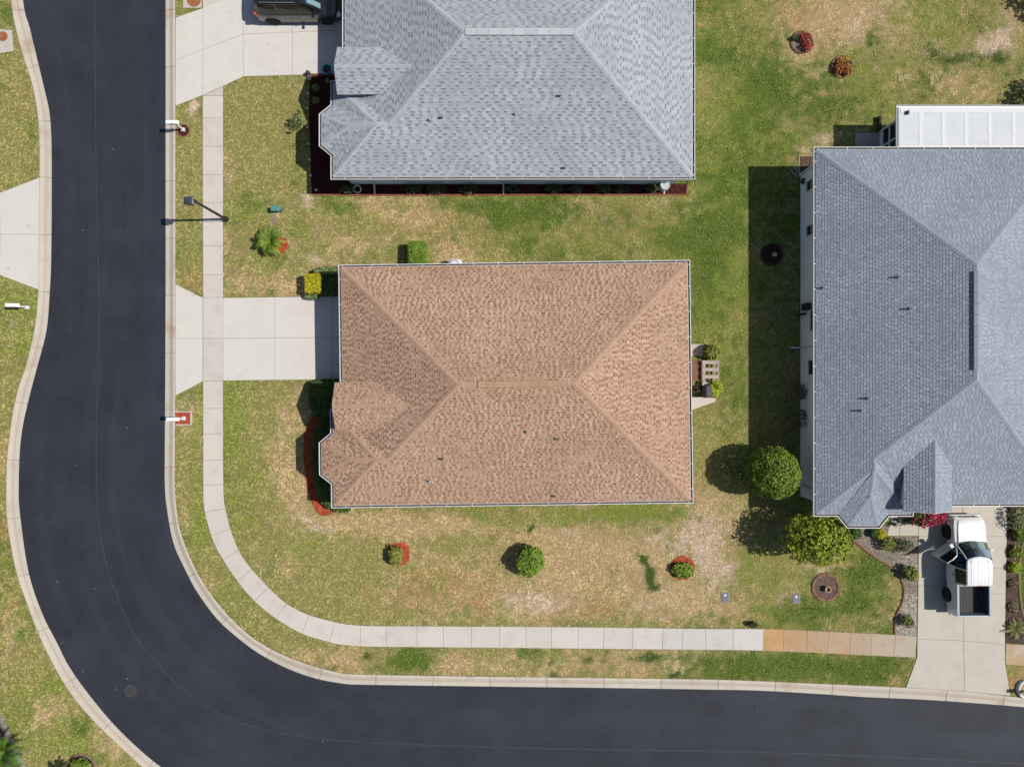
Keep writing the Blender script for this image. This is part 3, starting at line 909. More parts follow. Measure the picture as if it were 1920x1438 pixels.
def drives():
    panels('driveway', DRIVE_BROWN, [PL(q) for q in (
        [(330, 533), (381, 559), (381, 635), (330, 635)], [(330, 635), (381, 635), (381, 715), (330, 742)],
        [(419, 559), (516, 557.5), (516, 634), (419, 634.5)], [(419, 634.5), (516, 634), (516, 712.5), (419, 714)],
        [(516, 557.5), (624, 556.5), (624, 633), (516, 634)], [(516, 634), (624, 633), (624, 711.5), (516, 712.5)],
        [(624, 556.5), (660, 556), (660, 633), (624, 633)], [(624, 633), (660, 633), (660, 711), (624, 711.5)])], m_conc)
    panels('driveway', DRIVE_GREY, [PL(q) for q in (
        [(330, 115), (381, 95), (381, 180), (330, 200)], [(330, 35), (381, 17), (381, 95), (330, 115)],
        [(381, 95), (457, 66), (457, 145), (419, 163), (381, 180)], [(381, 17), (457, -14), (457, 66), (381, 95)],
        [(457, 66), (549, 62), (549, 142.5), (457, 145)], [(549, 62), (665, 58), (665, 140), (549, 142.5)],
        [(457, -14), (549, -16), (549, 62), (457, 66)], [(549, -16), (665, -20), (665, 58), (549, 62)])], m_conc)
    panels('driveway', DRIVE_FAR, [PL(q) for q in (
        [(75, 334), (0, 363), (3, 440), (75, 440)], [(3, 440), (75, 440), (74, 544), (0, 516)],
        [(0, 363), (-50, 364), (-50, 440), (3, 440)], [(-50, 440), (3, 440), (0, 516), (-50, 516)], [(-50, 364), (-120, 364), (-120, 516), (-50, 516)])], m_conc)
    panels('driveway', DRIVE_RIGHT, [PL(q) for q in (
        [(1721, 925), (1803, 925), (1804, 1005), (1721, 1005)], [(1803, 925), (1887, 925), (1886, 1005), (1804, 1005)],
        [(1721, 1005), (1804, 1005), (1804.5, 1098), (1720, 1097)], [(1804, 1005), (1886, 1005), (1885, 1065), (1804.3, 1065)], [(1804.3, 1065), (1885, 1065), (1884, 1112.5), (1804.6, 1112.5)],
        [(1720, 1097), (1804.5, 1098), (1805, 1200), (1718.5, 1197)], [(1804.6, 1112.5), (1884, 1112.5), (1883, 1207), (1805, 1200)],
        [(1718.5, 1197), (1805, 1200), (1807, 1295), (1697, 1287.5), (1718, 1232)], [(1805, 1200), (1883, 1207), (1883, 1243), (1893, 1303), (1807, 1295)])], m_conc2)
    panels('path', WALK_RIGHT, [PL(q) for q in ([(1685, 925), (1721, 925), (1721, 1004), (1685, 1004)], [(1668, 925), (1685, 925), (1685, 1004), (1662, 1004), (1668, 974)])], m_conc2)
    panels('pavement', WALK_EAST, [PL(q) for q in ([(1884, 1206), (1930, 1208.5), (1930, 1247.5), (1884, 1245)], [(1930, 1208.5), (1980, 1211), (1980, 1250), (1930, 1247.5)])],
           M('lightly rusted concrete', A(200, 168, 128), rough=.9, col2=A(204, 190, 172), scale=1.4, lo=.4, hi=.65, grain=.08, gscale=45), z=.074)
    panels('pad', PAD_NW, [PAD_NW], m_conc2)
    panels('pad', PAD_N, [PAD_N], m_conc2)
    panels('patio', PATIO_A, [PATIO_A], M('pinkish concrete', A(214, 196, 186), rough=.9, grain=.08, gscale=40))
    panels('patio', PATIO_B, [PATIO_B], M('cream concrete', A(226, 214, 200), rough=.9, grain=.08, gscale=40))
    panels('step', PAD_LANAI, [PAD_LANAI], M('taupe concrete', A(196, 184, 182), rough=.9, grain=.08, gscale=40))


# ------------------------------------------------------------------ houses
WHITE = M('white painted metal', (.54, .54, .545), rough=.45, spec=.4)
DARK = M('dark metal', (.03, .03, .033), rough=.5, spec=.4)
PANE = M('dark window glass', (.012, .016, .02), rough=.06, spec=.6)
m_shing = M('asphalt shingle', tint=True, rough=.95, grain=.16, gscale=55, spec=.15, bump=.3, bscale=90)


def clip(poly, cv):
    """clip polygon by the convex polygon cv (both ccw lists of (u, v))"""
    n = len(cv)
    for i in range(n):
        ax, ay = cv[i - 1]
        bx, by = cv[i]
        ex, ey = bx - ax, by - ay
        out = []
        m = len(poly)
        if not m:
            return poly
        ds = [ex * (q[1] - ay) - ey * (q[0] - ax) for q in poly]
        if min(ds) >= 0:
            continue
        for j in range(m):
            p, q = poly[j - 1], poly[j]
            dp, dq = ds[j - 1], ds[j]
            if (dp >= 0) != (dq >= 0):
                t = dp / (dp - dq)
                out.append((p[0] + t * (q[0] - p[0]), p[1] + t * (q[1] - p[1])))
            if dq >= 0:
                out.append(q)
        poly = out
    return poly


def shingle_face(mb, poly3, z0, style, rnd):
    pts = [Vector(p) for p in poly3]
    nrm = Vector((0, 0, 0))
    for i in range(len(pts)):
        nrm += (pts[i] - pts[0]).cross(pts[(i + 1) % len(pts)] - pts[0])
    nrm.normalize()
    if nrm.z < 0:
        nrm = -nrm
    u = Vector((0, 0, 1)).cross(nrm).normalized()
    v = nrm.cross(u)
    if v.z < 0:
        v, u = -v, -u
    o = pts[0] + v * ((z0 - pts[0].z) / v.z)
    cv = [((p - o).dot(u), (p - o).dot(v)) for p in pts]
    if area2(cv) < 0:
        cv = cv[::-1]
    us = [c[0] for c in cv]
    vs = [c[1] for c in cv]
    ex = style['ex']

    def put(u0, u1, v0, v1, lo, hi, col, riser=True, sides=False):
        q = clip([(u0, v0), (u1, v0), (u1, v1), (u0, v1)], cv)
        if len(q) < 3 or abs(area2(q)) < 1e-5:
            return
        vv = [o + u * a + v * b + nrm * (lo + (hi - lo) * (b - v0) / (v1 - v0)) for a, b in q]
        fs = [tuple(range(len(vv)))]
        n = len(vv)
        for i in range(n):
            a, b = q[i], q[(i + 1) % n]
            if (riser and abs(a[1] - v0) < 1e-6 and abs(b[1] - v0) < 1e-6):
                k = len(vv)
                vv += [vv[i] - nrm * lo * .95, vv[(i + 1) % n] - nrm * lo * .95]
                fs.append((i, k, k + 1, (i + 1) % n))
        mb.add(vv, fs, col)
    k = int(math.floor(min(vs) / ex))
    umin, umax = min(us), max(us)
    while k * ex < max(vs):
        v0, v1 = k * ex, (k + 1) * ex
        row = 1 + rnd.uniform(-.03, .03)
        x = umin - rnd.uniform(0, 1)
        # width of this course
        put(umin - 1, umax + 1, v0, v1 + .01, style['t'] * .5, .001, jit(style['mid'], .03, rnd))
        while x < umax:
            w = rnd.uniform(*style['tab'])
            g = rnd.uniform(*style['gap'])
            if x + w + g > umin:
                c = rnd.choice(style['light'])
                cp = o + u * x + v * v0
                wear = 1 + .16 * (float(vnoise(np.array([cp.x * .55]), np.array([cp.y * .55]), 57)[0]) - .5) + .08 * (float(vnoise(np.array([cp.x * 1.9]), np.array([cp.y * 1.9]), 63)[0]) - .5)
                put(x, x + w, v0, v1 + .012, style['t'], .003, jit(tuple(q * row * wear for q in c), style['var'], rnd))
                cq = o + u * (x + w) + v * v0
                cn = float(vnoise(np.array([cq.x * 1.1]), np.array([cq.y * 1.1]), 31)[0])
                if rnd.random() < style['dashp'] * (1 - style['clump'] + style['clump'] * min(1.0, cn * 1.7)):
                    d0 = v0 + ex * rnd.uniform(*style['dv'])
                    put(x + w, x + w + g, d0, v1 + .004, style['t'] * .55, style['t'] * .3, jit(rnd.choice(style['dark']), .12, rnd), riser=False)
            x += w + g
        k += 1


def caps(mb, p0, p1, drop, col, rnd, w=.14, step=.15, lift=.022):
    a, b = Vector(p0), Vector(p1)
    L = (b - a).length
    n = max(2, int(L / step))
    d = (b - a) / n
    hd = Vector((d.x, d.y, 0)).normalized()
    s = Vector((-hd.y, hd.x, 0))
    for i in range(n):
        q0 = a + d * i
        q1 = a + d * (i + 1.15)
        c = jit(col, .07, rnd)
        dz = Vector((0, 0, 1))
        vs = []
        for q, l in ((q0, lift + .014), (q1, lift)):
            vs += [q + s * w + dz * (l - drop * w), q + dz * (l + .004), q - s * w + dz * (l - drop * w)]
        vs += [vs[0] - dz * .02, vs[1] - dz * .02, vs[2] - dz * .02]
        mb.add(vs, [(0, 1, 4, 3), (1, 2, 5, 4), (6, 7, 1, 0), (7, 8, 2, 1)], c)


GUT = [(0, -.005), (0, -.13), (.135, -.13), (.135, .012), (.105, .012), (.105, -.10), (.02, -.10), (.02, -.005)]


def window_on(root, T, lx, ly, z, w, h, axis, wallname='window', depth=.05, mull=True):
    """window on a house wall; axis 'x-' means it faces local -x, its width runs along local y"""
    fr, pn = MB(), MB()
    sx = 1 if axis[1] == '+' else -1

    def pt(a, out, zz):
        if axis[0] == 'x':
            return (*T(lx + sx * out, ly + a), zz)
        return (*T(lx + a, ly + sx * out), zz)

    def bar(mb, a0, a1, z0, z1, o0, o1):
        vs = [pt(a, o, q) for q in (z0, z1) for a, o in ((a0, o0), (a1, o0), (a1, o1), (a0, o1))]
        mb.add(vs, [(3, 2, 1, 0), (4, 5, 6, 7), (0, 1, 5, 4), (1, 2, 6, 5), (2, 3, 7, 6), (3, 0, 4, 7)])
    t = .06
    bar(fr, -w / 2, w / 2, z, z + t, -.02, depth + .03)
    bar(fr, -w / 2, w / 2, z + h - t, z + h, -.02, depth)
    bar(fr, -w / 2, -w / 2 + t, z + t, z + h - t, -.02, depth)
    bar(fr, w / 2 - t, w / 2, z + t, z + h - t, -.02, depth)
    if mull:
        bar(fr, -w / 2 + t, w / 2 - t, z + h / 2 - .02, z + h / 2 + .02, -.02, depth - .01)
    o = fr.build(wallname, WHITE, root)
    bar(pn, -w / 2 + t, w / 2 - t, z + t, z + h - t, -.01, .015)
    pn.build('pane', PANE, o)


def house(name, label, T, xL, xR, xW, yB, half, e, p, gab, style, wallmat, rnd, ov=.42, pipes=(), vent=None, spouts=(), gable_h=.58, Tinv=None, garage=True):
    g = .1
    xL, xR, xW, yB, half = xL + g, xR - g, xW + g, yB + g, half - g
    yT = yB + 2 * half
    yr = yB + half
    hr = e + p * half
    q = 2.40
    yw, ywc, hw = yB + 2 * q, yB + q, e + p * q
    xb = xW - .6
    b0, b1, b2, b3 = yB + q - 1.25, yB + q - .76, yB + q + .76, yB + q + 1.25
    cx, cy = T((xL + xR) / 2, (yB + yT) / 2)
    root = thing(name, label, 'house', cx, cy, 0)

    def W(x, y, z):
        a, b = T(x, y)
        return (a, b, z)
    rL, rR = (xL + half, yr, hr), (xR - half, yr, hr)
    # bay apex
    ed = np.array((xb - xW, b2 - b3))
    nn = np.array((-ed[1], ed[0])) / np.hypot(*ed)      # horizontal normal
    if nn @ np.array((1, -1)) < 0:
        nn = -nn
    ab, cb = nn[0], nn @ np.array((0, ywc - b3))
    t = ((xW - xb) - cb) / (ab - 1)
    ax = xW + t
    az = e + p * (ax - xb)
    zt = e + p * (ab * (q - .05) + cb)
    apex = (ax, ywc, az)
    inn = (xW + q - .05, ywc, max(zt, hw + .01))
    hwg = 1.18
    yg = yB + 5.12
    gb = e + gab
    ga = gb + gable_h
    xg = xL - .22
    faces = [
        ([(xR, yT, e), (xL, yT, e), rL, rR], e), ([(xR, yB, e), (xR, yT, e), rR], e),
        ([(xW, yB, e), (xR, yB, e), (xR - q, ywc, hw), (xW + q, ywc, hw)], e), ([(xL + q, ywc, hw), (xR - q, ywc, hw), rR, rL], e),
        ([(xL, yT, e), (xL, yB, e), rL], e),
        ([(xL, yw, e), (xW, yw, e), (xW + q, ywc, hw), (xL + q, ywc, hw)], e), ([(xW, yw, e), (xW, yB, e), (xW + q, ywc, hw)], e),
        ([(xb, b2, e), (xb, b1, e), apex], e), ([(xW, b3, e), (xb, b2, e), apex, inn], e), ([(xb, b1, e), (xW, b0, e), inn, apex], e),
        ([(xg, yg + hwg, gb), (xL + gab / p, yg + hwg, gb), (xL + (ga - e) / p, yg, ga), (xg, yg, ga)], gb),
        ([(xg, yg - hwg, gb), (xL + gab / p, yg - hwg, gb), (xL + (ga - e) / p, yg, ga), (xg, yg, ga)], gb)]
    deck, sh = MB(), MB()
    for poly, z0 in faces:
        w3 = [W(*c) for c in poly]
        deck.add(w3, [tuple(range(len(w3)))])
        shingle_face(sh, w3, z0, style, rnd)
    # underside so the roof is a closed volume
    eave = [(xW, yB), (xR, yB), (xR, yT), (xL, yT), (xL, yw), (xW, yw), (xW, b3), (xb, b2), (xb, b1), (xW, b0)]
    ew = [T(*c) for c in eave]
    roof = deck.build('roof', M('roof felt', (.06, .06, .06)), root)
    struct(sh.build('shingles', m_shing, roof), 'stuff')
    MB().prism(inset(ew, .01), e - .15, e - .006).build('soffit', WHITE, roof)
    MB().sweep(ccw(ew), [(d, e + z) for d, z in GUT], True).build('gutter', WHITE, roof)
    struct(MB().sweep(ccw(ew), [(.021, e - .099), (.104, e - .099), (.104, e - .075), (.021, e - .07)], True).build('gutter_shade', M('gutter shade', A(92, 86, 80), rough=1, grain=.3, gscale=12), roof), 'stuff')  # dark strip along the trough floor paints in the gutter's inner shade
    hang = MB()
    cwe = ccw(ew)
    for i in range(len(cwe)):
        a, b = np.array(cwe[i]), np.array(cwe[(i + 1) % len(cwe)])
        L = np.hypot(*(b - a))
        if L < 2.5:
            continue
        d = (b - a) / L
        o = np.array((d[1], -d[0]))
        for k in range(int(L / 1.3)):
            c = a + d * (.6 + 1.3 * k) + o * .06
            hang.box(c[0], c[1], e + .004, .025, .11, .012, math.atan2(d[1], d[0]))
    struct(hang.build('gutter_hanger', WHITE, roof), 'stuff')
    for a, b, dr in (((xR, yB, e), rR, p * .7), ((xR, yT, e), rR, p * .7), ((xL, yT, e), rL, p * .7), ((xL + q, ywc, hw), rL, p * .7), ((xW, yB, e), (xW + q, ywc, hw), p * .7), ((xW, yw, e), (xW + q, ywc, hw), p * .7),
                     ((xW + q, ywc, hw), (xL + q + .1, ywc, hw), p), ((xb, b2, e), apex, p * .4), ((xb, b1, e), apex, p * .4), (apex, inn, p * .75), ((xg, yg, ga), (xL + (ga - e) / p, yg, ga), gable_h / hwg), (rL, rR, p)):
        mb = MB()
        small = (Vector(W(*a)) - Vector(W(*b))).length < 4.2
        caps(mb, W(*a), W(*b), dr, style['cap'], rnd, w=.10 if small else .14, lift=.010 if small else .012)
        struct(mb.build('hip_cap', m_shing, roof), 'stuff')
    if vent:
        (f0, f1, vm, vh) = vent
        a, b = Vector(W(*rL)), Vector(W(*rR))
        c0, c1 = a.lerp(b, f0), a.lerp(b, f1)
        d = (c1 - c0).normalized()
        s = Vector((-d.y, d.x, 0))
        mb = MB()
        ring = lambda c: [c + s * .17 + Vector((0, 0, -.03)), c + s * .16 + Vector((0, 0, vh * .55)), c + Vector((0, 0, vh)), c - s * .16 + Vector((0, 0, vh * .55)), c - s * .17 + Vector((0, 0, -.03))]
        n = 9
        for i in range(n):
            mb.loft([ring(c0.lerp(c1, (i + .01) / n)), ring(c0.lerp(c1, (i + .99) / n))], jit(vm, .06, rnd))
        mb.build('ridge_vent', m_shing, roof)

    def rz(x, y):
        return e + p * min(x - xL if y > yw else x - xW, xR - x, y - yB, yT - y)
    for (px, py, kind) in pipes:
        h = e + .5
        for _ in range(6):
            wx, wy = P(px, py, h)
            lx, ly = Tinv(wx, wy)
            h = rz(lx, ly)
        mb = MB()
        if kind == 'flat':
            mb.bevbox(wx, wy, h + .04, .24, .10, .08, .025)
            mb.build('roof_vent', DARK, roof)
        else:
            mb.lathe(wx, wy, [(.10, h - .03), (.10, h + .02), (.055, h + .06)], 12)
            mb.build('flashing', M('lead flashing', (.17, .18, .19), rough=.7), roof)
            mb = MB().lathe(wx, wy, [(.042, h), (.042, h + kind), (.028, h + kind), (.028, h + kind - .1)], 12)
            mb.build('vent_pipe', M('pale pipe', (.5, .5, .5)), roof)
    # walls
    wl = [(xW + ov, yB + ov), (xR - ov, yB + ov), (xR - ov, yT - ov), (xL + ov, yT - ov), (xL + ov, yw - ov), (xW + ov, yw - ov), (xW + ov, b3 - .1), (xb + ov, b2 - .12), (xb + ov, b1 + .12), (xW + ov, b0 + .1)]
    ww = [T(*c) for c in wl]
    MB().prism(ww, -.1, e - .14).build('wall', wallmat, root)
    FOOT.append(inset(ww, .05))
    mb = MB()
    for sx in (-1, 1):
        c = T(xg + .42, yg + sx * (hwg - .3))
        mb.box(c[0], c[1], (gb - .3) / 2, .26, .26, gb - .3)
    mb.build('porch_column', WHITE, root)
    mb = MB()
    gw = [(xg + .30, yg - hwg + .16), (xL + 1.6, yg - hwg + .16), (xL + 1.6, yg + hwg - .16), (xg + .30, yg + hwg - .16)]
    mb.prism([T(*c) for c in gw], e - .35, gb + .02)
    a = [W(xg + .30, yg - hwg + .16, gb), W(xg + .30, yg + hwg - .16, gb), W(xg + .30, yg, ga - .06), W(xg + .45, yg - hwg + .16, gb), W(xg + .45, yg + hwg - .16, gb), W(xg + .45, yg, ga - .06)]
    mb.add(a, [(0, 1, 2), (3, 4, 5), (0, 1, 4, 3), (1, 2, 5, 4), (0, 2, 5, 3)])
    mb.build('gable', wallmat, root)
    mb = MB()
    for sy in (-1, 1):
        A0, A1 = Vector(W(xg, yg + sy * (hwg - .03), gb - .06)), Vector(W(xg, yg, ga - .05))
        n_ = Vector((*T(1, 0), 0)) - Vector((*T(0, 0), 0))
        up = Vector((0, 0, .05))
        vs = []
        for c in (A0, A1):
            vs += [c - up - n_ * .02, c + up - n_ * .02, c + up + n_ * .03, c - up + n_ * .03]
        mb.add(vs, [(0, 1, 2, 3), (7, 6, 5, 4)] + [(i, (i + 1) % 4, 4 + (i + 1) % 4, 4 + i) for i in range(4)])
        B1 = Vector(W(xL + .6, yg + sy * (hwg - .03), gb - .06))
        vs = []
        sv = (Vector((*T(0, 1), 0)) - Vector((*T(0, 0), 0))) * sy
        for c in (A0, B1):
            vs += [c - up - sv * .02, c + up - sv * .02, c + up + sv * .02, c - up + sv * .02]
        mb.add(vs, [(0, 1, 2, 3), (7, 6, 5, 4)] + [(i, (i + 1) % 4, 4 + (i + 1) % 4, 4 + i) for i in range(4)])
    mb.build('rake_trim', WHITE, roof)
    # garage door with its boards
    if garage:
        gd = MB()
        yc = (yT + yg + hwg) / 2 - .1
        c0, c1 = T(xL + ov - .03, yc - 2.4), T(xL + ov - .03, yc + 2.4)
        for k in range(4):
            ps = [T(xL + ov - .05, yc - 2.4), T(xL + ov + .02, yc - 2.4), T(xL + ov + .02, yc + 2.4), T(xL + ov - .05, yc + 2.4)]
            gd.prism(ps, .08 + k * .54, .08 + k * .54 + .52)
        gd.build('garage_door', WHITE, root)
    fd = MB()
    ps = [T(xL + ov - .05, yw - ov + .35), T(xL + ov + .02, yw - ov + .35), T(xL + ov + .02, yw - ov + 1.3), T(xL + ov - .05, yw - ov + 1.3)]
    fd.prism(ps, .08, 2.1).build('door', M('dark red door', (.12, .03, .025), rough=.5), root)
    for (ly, w) in ((b1 + .45, .6), (b2 - .45, .6)):
        window_on(root, T, xb + ov, ly, .9, w, 1.3, 'x-')
    for (lx, w) in ((xW + 3.2, .9), (xW + 6.4, .9), (xW + 10.0, 1.2), (xW + 14.2, .9)) if name != 'blue_grey_house' else ():
        window_on(root, T, lx, yB + ov, .95, w, 1.15, 'y-')
    for (lx, w) in ((xL + 4, .9), (xL + 9, 1.2), (xL + 14, .9)):
        window_on(root, T, lx, yT - ov, .95, w, 1.15, 'y+')
    for (ly, w) in ((yB + 2.5, 1.4), (yB + 9.5, 1.4)):
        window_on(root, T, xR - ov, ly, .9, w, 1.3, 'x+')
    for sp in spouts:
        # down pipe: from the gutter back to the wall, down it, and out at the foot
        mb = MB()
        (lx, ly, dx, dy) = sp
        g0, w0 = T(lx - dx * .05, ly - dy * .05), T(lx + dx * (ov - .05), ly + dy * (ov - .05))
        f0 = T(lx - dx * .18, ly - dy * .18)
        mb.tube([(*g0, e - .1), (*g0, e - .22), (*w0, e - .5), (*w0, .25), (*f0, .12)], .045, 8)
        mb.build('downspout', WHITE, root)
    return root, dict(xL=xL, xR=xR, xW=xW, yB=yB, yT=yT, e=e, ov=ov, T=T, yg=yg)


BR = dict(ex=.132, t=.016, tab=(.07, .19), gap=(.05, .22), dashp=.9, dv=(.36, .62), var=.06, clump=.7, mid=A(192, 157, 132), light=[A(208, 173, 148), A(202, 167, 142), A(213, 178, 154), A(197, 161, 136)],
          dark=[A(153, 118, 96), A(145, 110, 89), A(162, 126, 103)], cap=A(199, 163, 137))
GR = dict(ex=.150, t=.016, tab=(.20, .34), gap=(.15, .26), dashp=.92, dv=(.42, .58), var=.035, clump=.3, mid=A(180, 185, 191), light=[A(186, 192, 198), A(183, 189, 195), A(191, 196, 202), A(179, 185, 192)],
          dark=[A(147, 154, 163), A(154, 161, 170), A(139, 147, 156)], cap=A(190, 196, 203))
BL = dict(ex=.135, t=.018, tab=(.08, .19), gap=(.04, .10), dashp=.5, dv=(.0, .5), var=.06, clump=.4, mid=A(154, 164, 175), light=[A(167, 177, 188), A(161, 172, 183), A(173, 182, 192), A(156, 167, 178)],
          dark=[A(144, 155, 167), A(150, 160, 172), A(137, 148, 160)], cap=A(162, 172, 183))

c8, s8 = math.cos(math.radians(.8)), math.sin(math.radians(.8))
T_BR = lambda x, y: (x * c8 - y * s8, x * s8 + y * c8)
Ti_BR = lambda x, y: (x * c8 + y * s8, -x * s8 + y * c8)
T_ID = lambda x, y: (x, y)
T_RT = lambda x, y: (y, x)


def houses():
    rnd = random.Random(5)
    house('brown_roof_house', 'single-storey corner house with large brown shingle hip roof', T_BR, -8.80, 9.19, -9.33, -6.23, 6.20, 2.7, .36, .72, BR,
          M('beige stucco', (.50, .43, .34), rough=.95, grain=.1, gscale=60, bump=.3, bscale=80), rnd,
          pipes=((826, 860, 'flat'), (1043, 823, 'flat'), (1037, 930, 'flat'), (806, 902, .22), (988, 809, .22)), vent=(.17, .84, A(196, 160, 130), .06), Tinv=Ti_BR,
          spouts=((9.09, -5.6, -1, 0), (-8.0, 6.05, 0, -1)))
    r, d = house('grey_roof_house', 'single-storey house with pale grey hip roof behind the dark van', T_ID, -8.68, 9.365, -9.28, 10.50, 6.42, 2.7, .36, .72, GR,
                 M('pale green stucco', (.58, .69, .70), rough=.95, grain=.1, gscale=60, bump=.3, bscale=80), rnd,
                 pipes=((826, 222, 'flat'), (1047, 181, 'flat'), (1056, 316, 'flat'), (806, 226, .22), (966, 215, .22)), vent=(.0, 1.0, A(208, 211, 215), .05), Tinv=T_ID,
                 spouts=((-7.55, 10.6, 0, 1), (-.47, 10.6, 0, 1), (8.35, 10.6, 0, 1)), ov=.36)
    r, d = house('blue_grey_house', 'single-storey house with blue-grey hip roof beside the white pickup', T_RT, -6.20, 11.97, -6.715, 15.35, 6.39, 3.1, .454, .92, BL,
                 M('grey stucco', (.62, .66, .68), rough=.95, grain=.08, gscale=60, bump=.3, bscale=80), rnd, Tinv=lambda x, y: (y, x),
                 pipes=((1543, 540, .34), (1684, 520, .34), (1706, 579, .34), (1627, 747, .34), (1614, 770, .34)), vent=(.08, .94, A(164, 173, 183), .10), ov=.43, gable_h=.62,
                 spouts=((1.97, 15.45, 0, 1), (-5.55, 15.45, 0, 1)))
    ov, yB = .43, 15.45
    X = yB + ov
    for (wy, z, w, h) in ((10.55, .95, .62, 1.15), (8.15, .95, .62, 1.15), (3.35, 1.45, 1.2, .9), (.85, 1.2, .85, 1.1)):
        window_on(r, T_RT, wy, yB + ov, z, w, h, 'y-')
    mb = MB().lathe(0, 0, [(.16, 0), (.16, .12), (.10, .16), (0, .17)], 16)
    mb.v = [(X - c, 11.0 + a, .55 + b) for a, b, c in mb.v]
    mb.build('vent_hood', DARK, r)
    # corner boards and electric meter
    MB().box(X - .03, 11.97 - .1 - ov + .02, 1.45, .1, .1, 2.9).build('corner_board', WHITE, r)
    mb = MB().bevbox(X - .14, 4.1, 1.15, .24, .38, .75, .03)
    mb.lathe(X - .22, 4.1, [(.15, 1.3), (.15, 1.62), (.1, 1.68), (0, 1.68)], 14)
    mb.box(X - .14, 3.75, .55, .12, .1, .9)
    mb.build('meter_box', M('black enamel', (.02, .02, .025), rough=.4), r)
    # screened lanai on the north side
    lz = 2.75
    x0, y1 = 19.82, 14.17
    pan = MB()
    xs = [x0] + [P(q, 0, lz)[0] for q in (1727, 1769, 1812, 1856, 1901, 1945, 1990)] + [28.0]
    y0 = 11.97 + .06
    lr = MB().prism([(x0, y0), (28, y0), (28, y1), (x0, y1)], lz - .16, lz - .012).build('lanai_roof', WHITE, r)
    m_pan = M('chalky white panel', A(228, 231, 233), rough=.6, col2=A(218, 223, 227), scale=1.4, lo=.4, hi=.7, col3=A(240, 242, 242), scale3=5, lo3=.6, hi3=.75)
    m_cau = M('white sealant', A(243, 244, 244), rough=.6, col2=A(236, 238, 238), scale=7)
    for i in range(len(xs) - 1):
        MB().slab([(xs[i], y0 + .02), (xs[i + 1], y0 + .02), (xs[i + 1], y1 - .05), (xs[i], y1 - .05)], lz + .004, .02, .01, .004).build('roof_panel', m_pan, lr)
    mb = MB()
    rr = random.Random(8)
    for xx in xs[1:-1]:
        l_, r_ = [], []
        n = 16
        for k in range(n + 1):
            yy = y0 + .05 + (y1 - .14 - y0) * k / n
            l_.append((xx - .10 + rr.uniform(-.02, .02), yy))
            r_.append((xx + .10 + rr.uniform(-.02, .02), yy))
        mb.prism(l_ + r_[::-1], lz, lz + .014)
    for (a, b) in ((y0 + .02, y0 + .16), (y1 - .30, y1 - .07)):
        t0, t1 = [], []
        for k in range(90):
            xx = x0 + .1 + k * .09
            t0.append((xx, a + rr.uniform(-.015, .015)))
            t1.append((xx, b + rr.uniform(-.02, .02)))
        mb.prism(t0 + t1[::-1], lz + .001, lz + .018)
    mb.build('sealant', m_cau, lr)
    MB().sweep([(28, y1), (x0, y1), (x0, y0)][::-1], [(d, lz - .02 + z) for d, z in [(0, 0), (0, -.1), (-.1, -.1), (-.1, .015), (-.085, .015), (-.085, -.09), (-.012, -.09), (-.012, 0)]]).build('gutter', WHITE, lr)
    MB().bevbox(20.25, 13.85, lz + .09, .10, .2, .16, .02).build('roof_vent', DARK, lr)
    lx, ly0, ly1 = 20.28, 12.0, 13.88
    fr = MB()
    m_fr = M('pale grey frame', (.55, .58, .60), rough=.5)
    for z0, z1 in ((.0, .42), (1.02, 1.12), (1.72, 1.9), (2.3, 2.58)):
        fr.box(lx, (ly0 + ly1) / 2, (z0 + z1) / 2, .1, ly1 - ly0, z1 - z0)
        fr.box(24.2, ly1, (z0 + z1) / 2, 7.8, .1, z1 - z0)
    for yy in (ly0 + .03, 12.95, ly1 - .04):
        fr.box(lx, yy, 1.3, .104, .09, 2.6)
    for k in range(7):
        fr.box(lx + .02 + k * 1.25, ly1, 1.3, .09, .104, 2.6)
    wf = fr.build('lanai_wall', m_fr, r)
    for z0, z1 in ((.42, 1.02), (1.12, 1.72), (1.9, 2.3)):
        for a, b in ((ly0 + .08, 12.9), (13.0, ly1 - .09)):
            MB().box(lx, (a + b) / 2, (z0 + z1) / 2, .03, b - a, z1 - z0).build('pane', PANE, wf)
        for k in range(6):
            MB().box(lx + .65 + k * 1.25, ly1, (z0 + z1) / 2, 1.15, .03, z1 - z0).build('pane', PANE, wf)
    FOOT.append([(lx, ly0 - .2), (28, ly0 - .2), (28, ly1), (lx, ly1)])


# ------------------------------------------------------------------ plants
m_leaf = M('leaf', tint=True, rough=.6, spec=.25)
m_bark = M('bark', (.16, .12, .085), rough=.95, col2=(.10, .075, .055), scale=9, bump=.5, bscale=30)
GREEN = [A(126, 156, 50), A(152, 178, 64), A(96, 130, 38)]
DKGREEN = [A(80, 110, 48), A(102, 132, 60), A(60, 88, 38)]
LIME = [A(166, 180, 40), A(188, 196, 56), A(136, 154, 36)]
GOLD = [A(206, 196, 36), A(222, 212, 60), A(180, 168, 28)]
OLIVE = [A(138, 144, 56), A(164, 166, 76), A(108, 116, 46)]
SAGE = [A(134, 150, 92), A(160, 170, 114), A(106, 124, 74)]


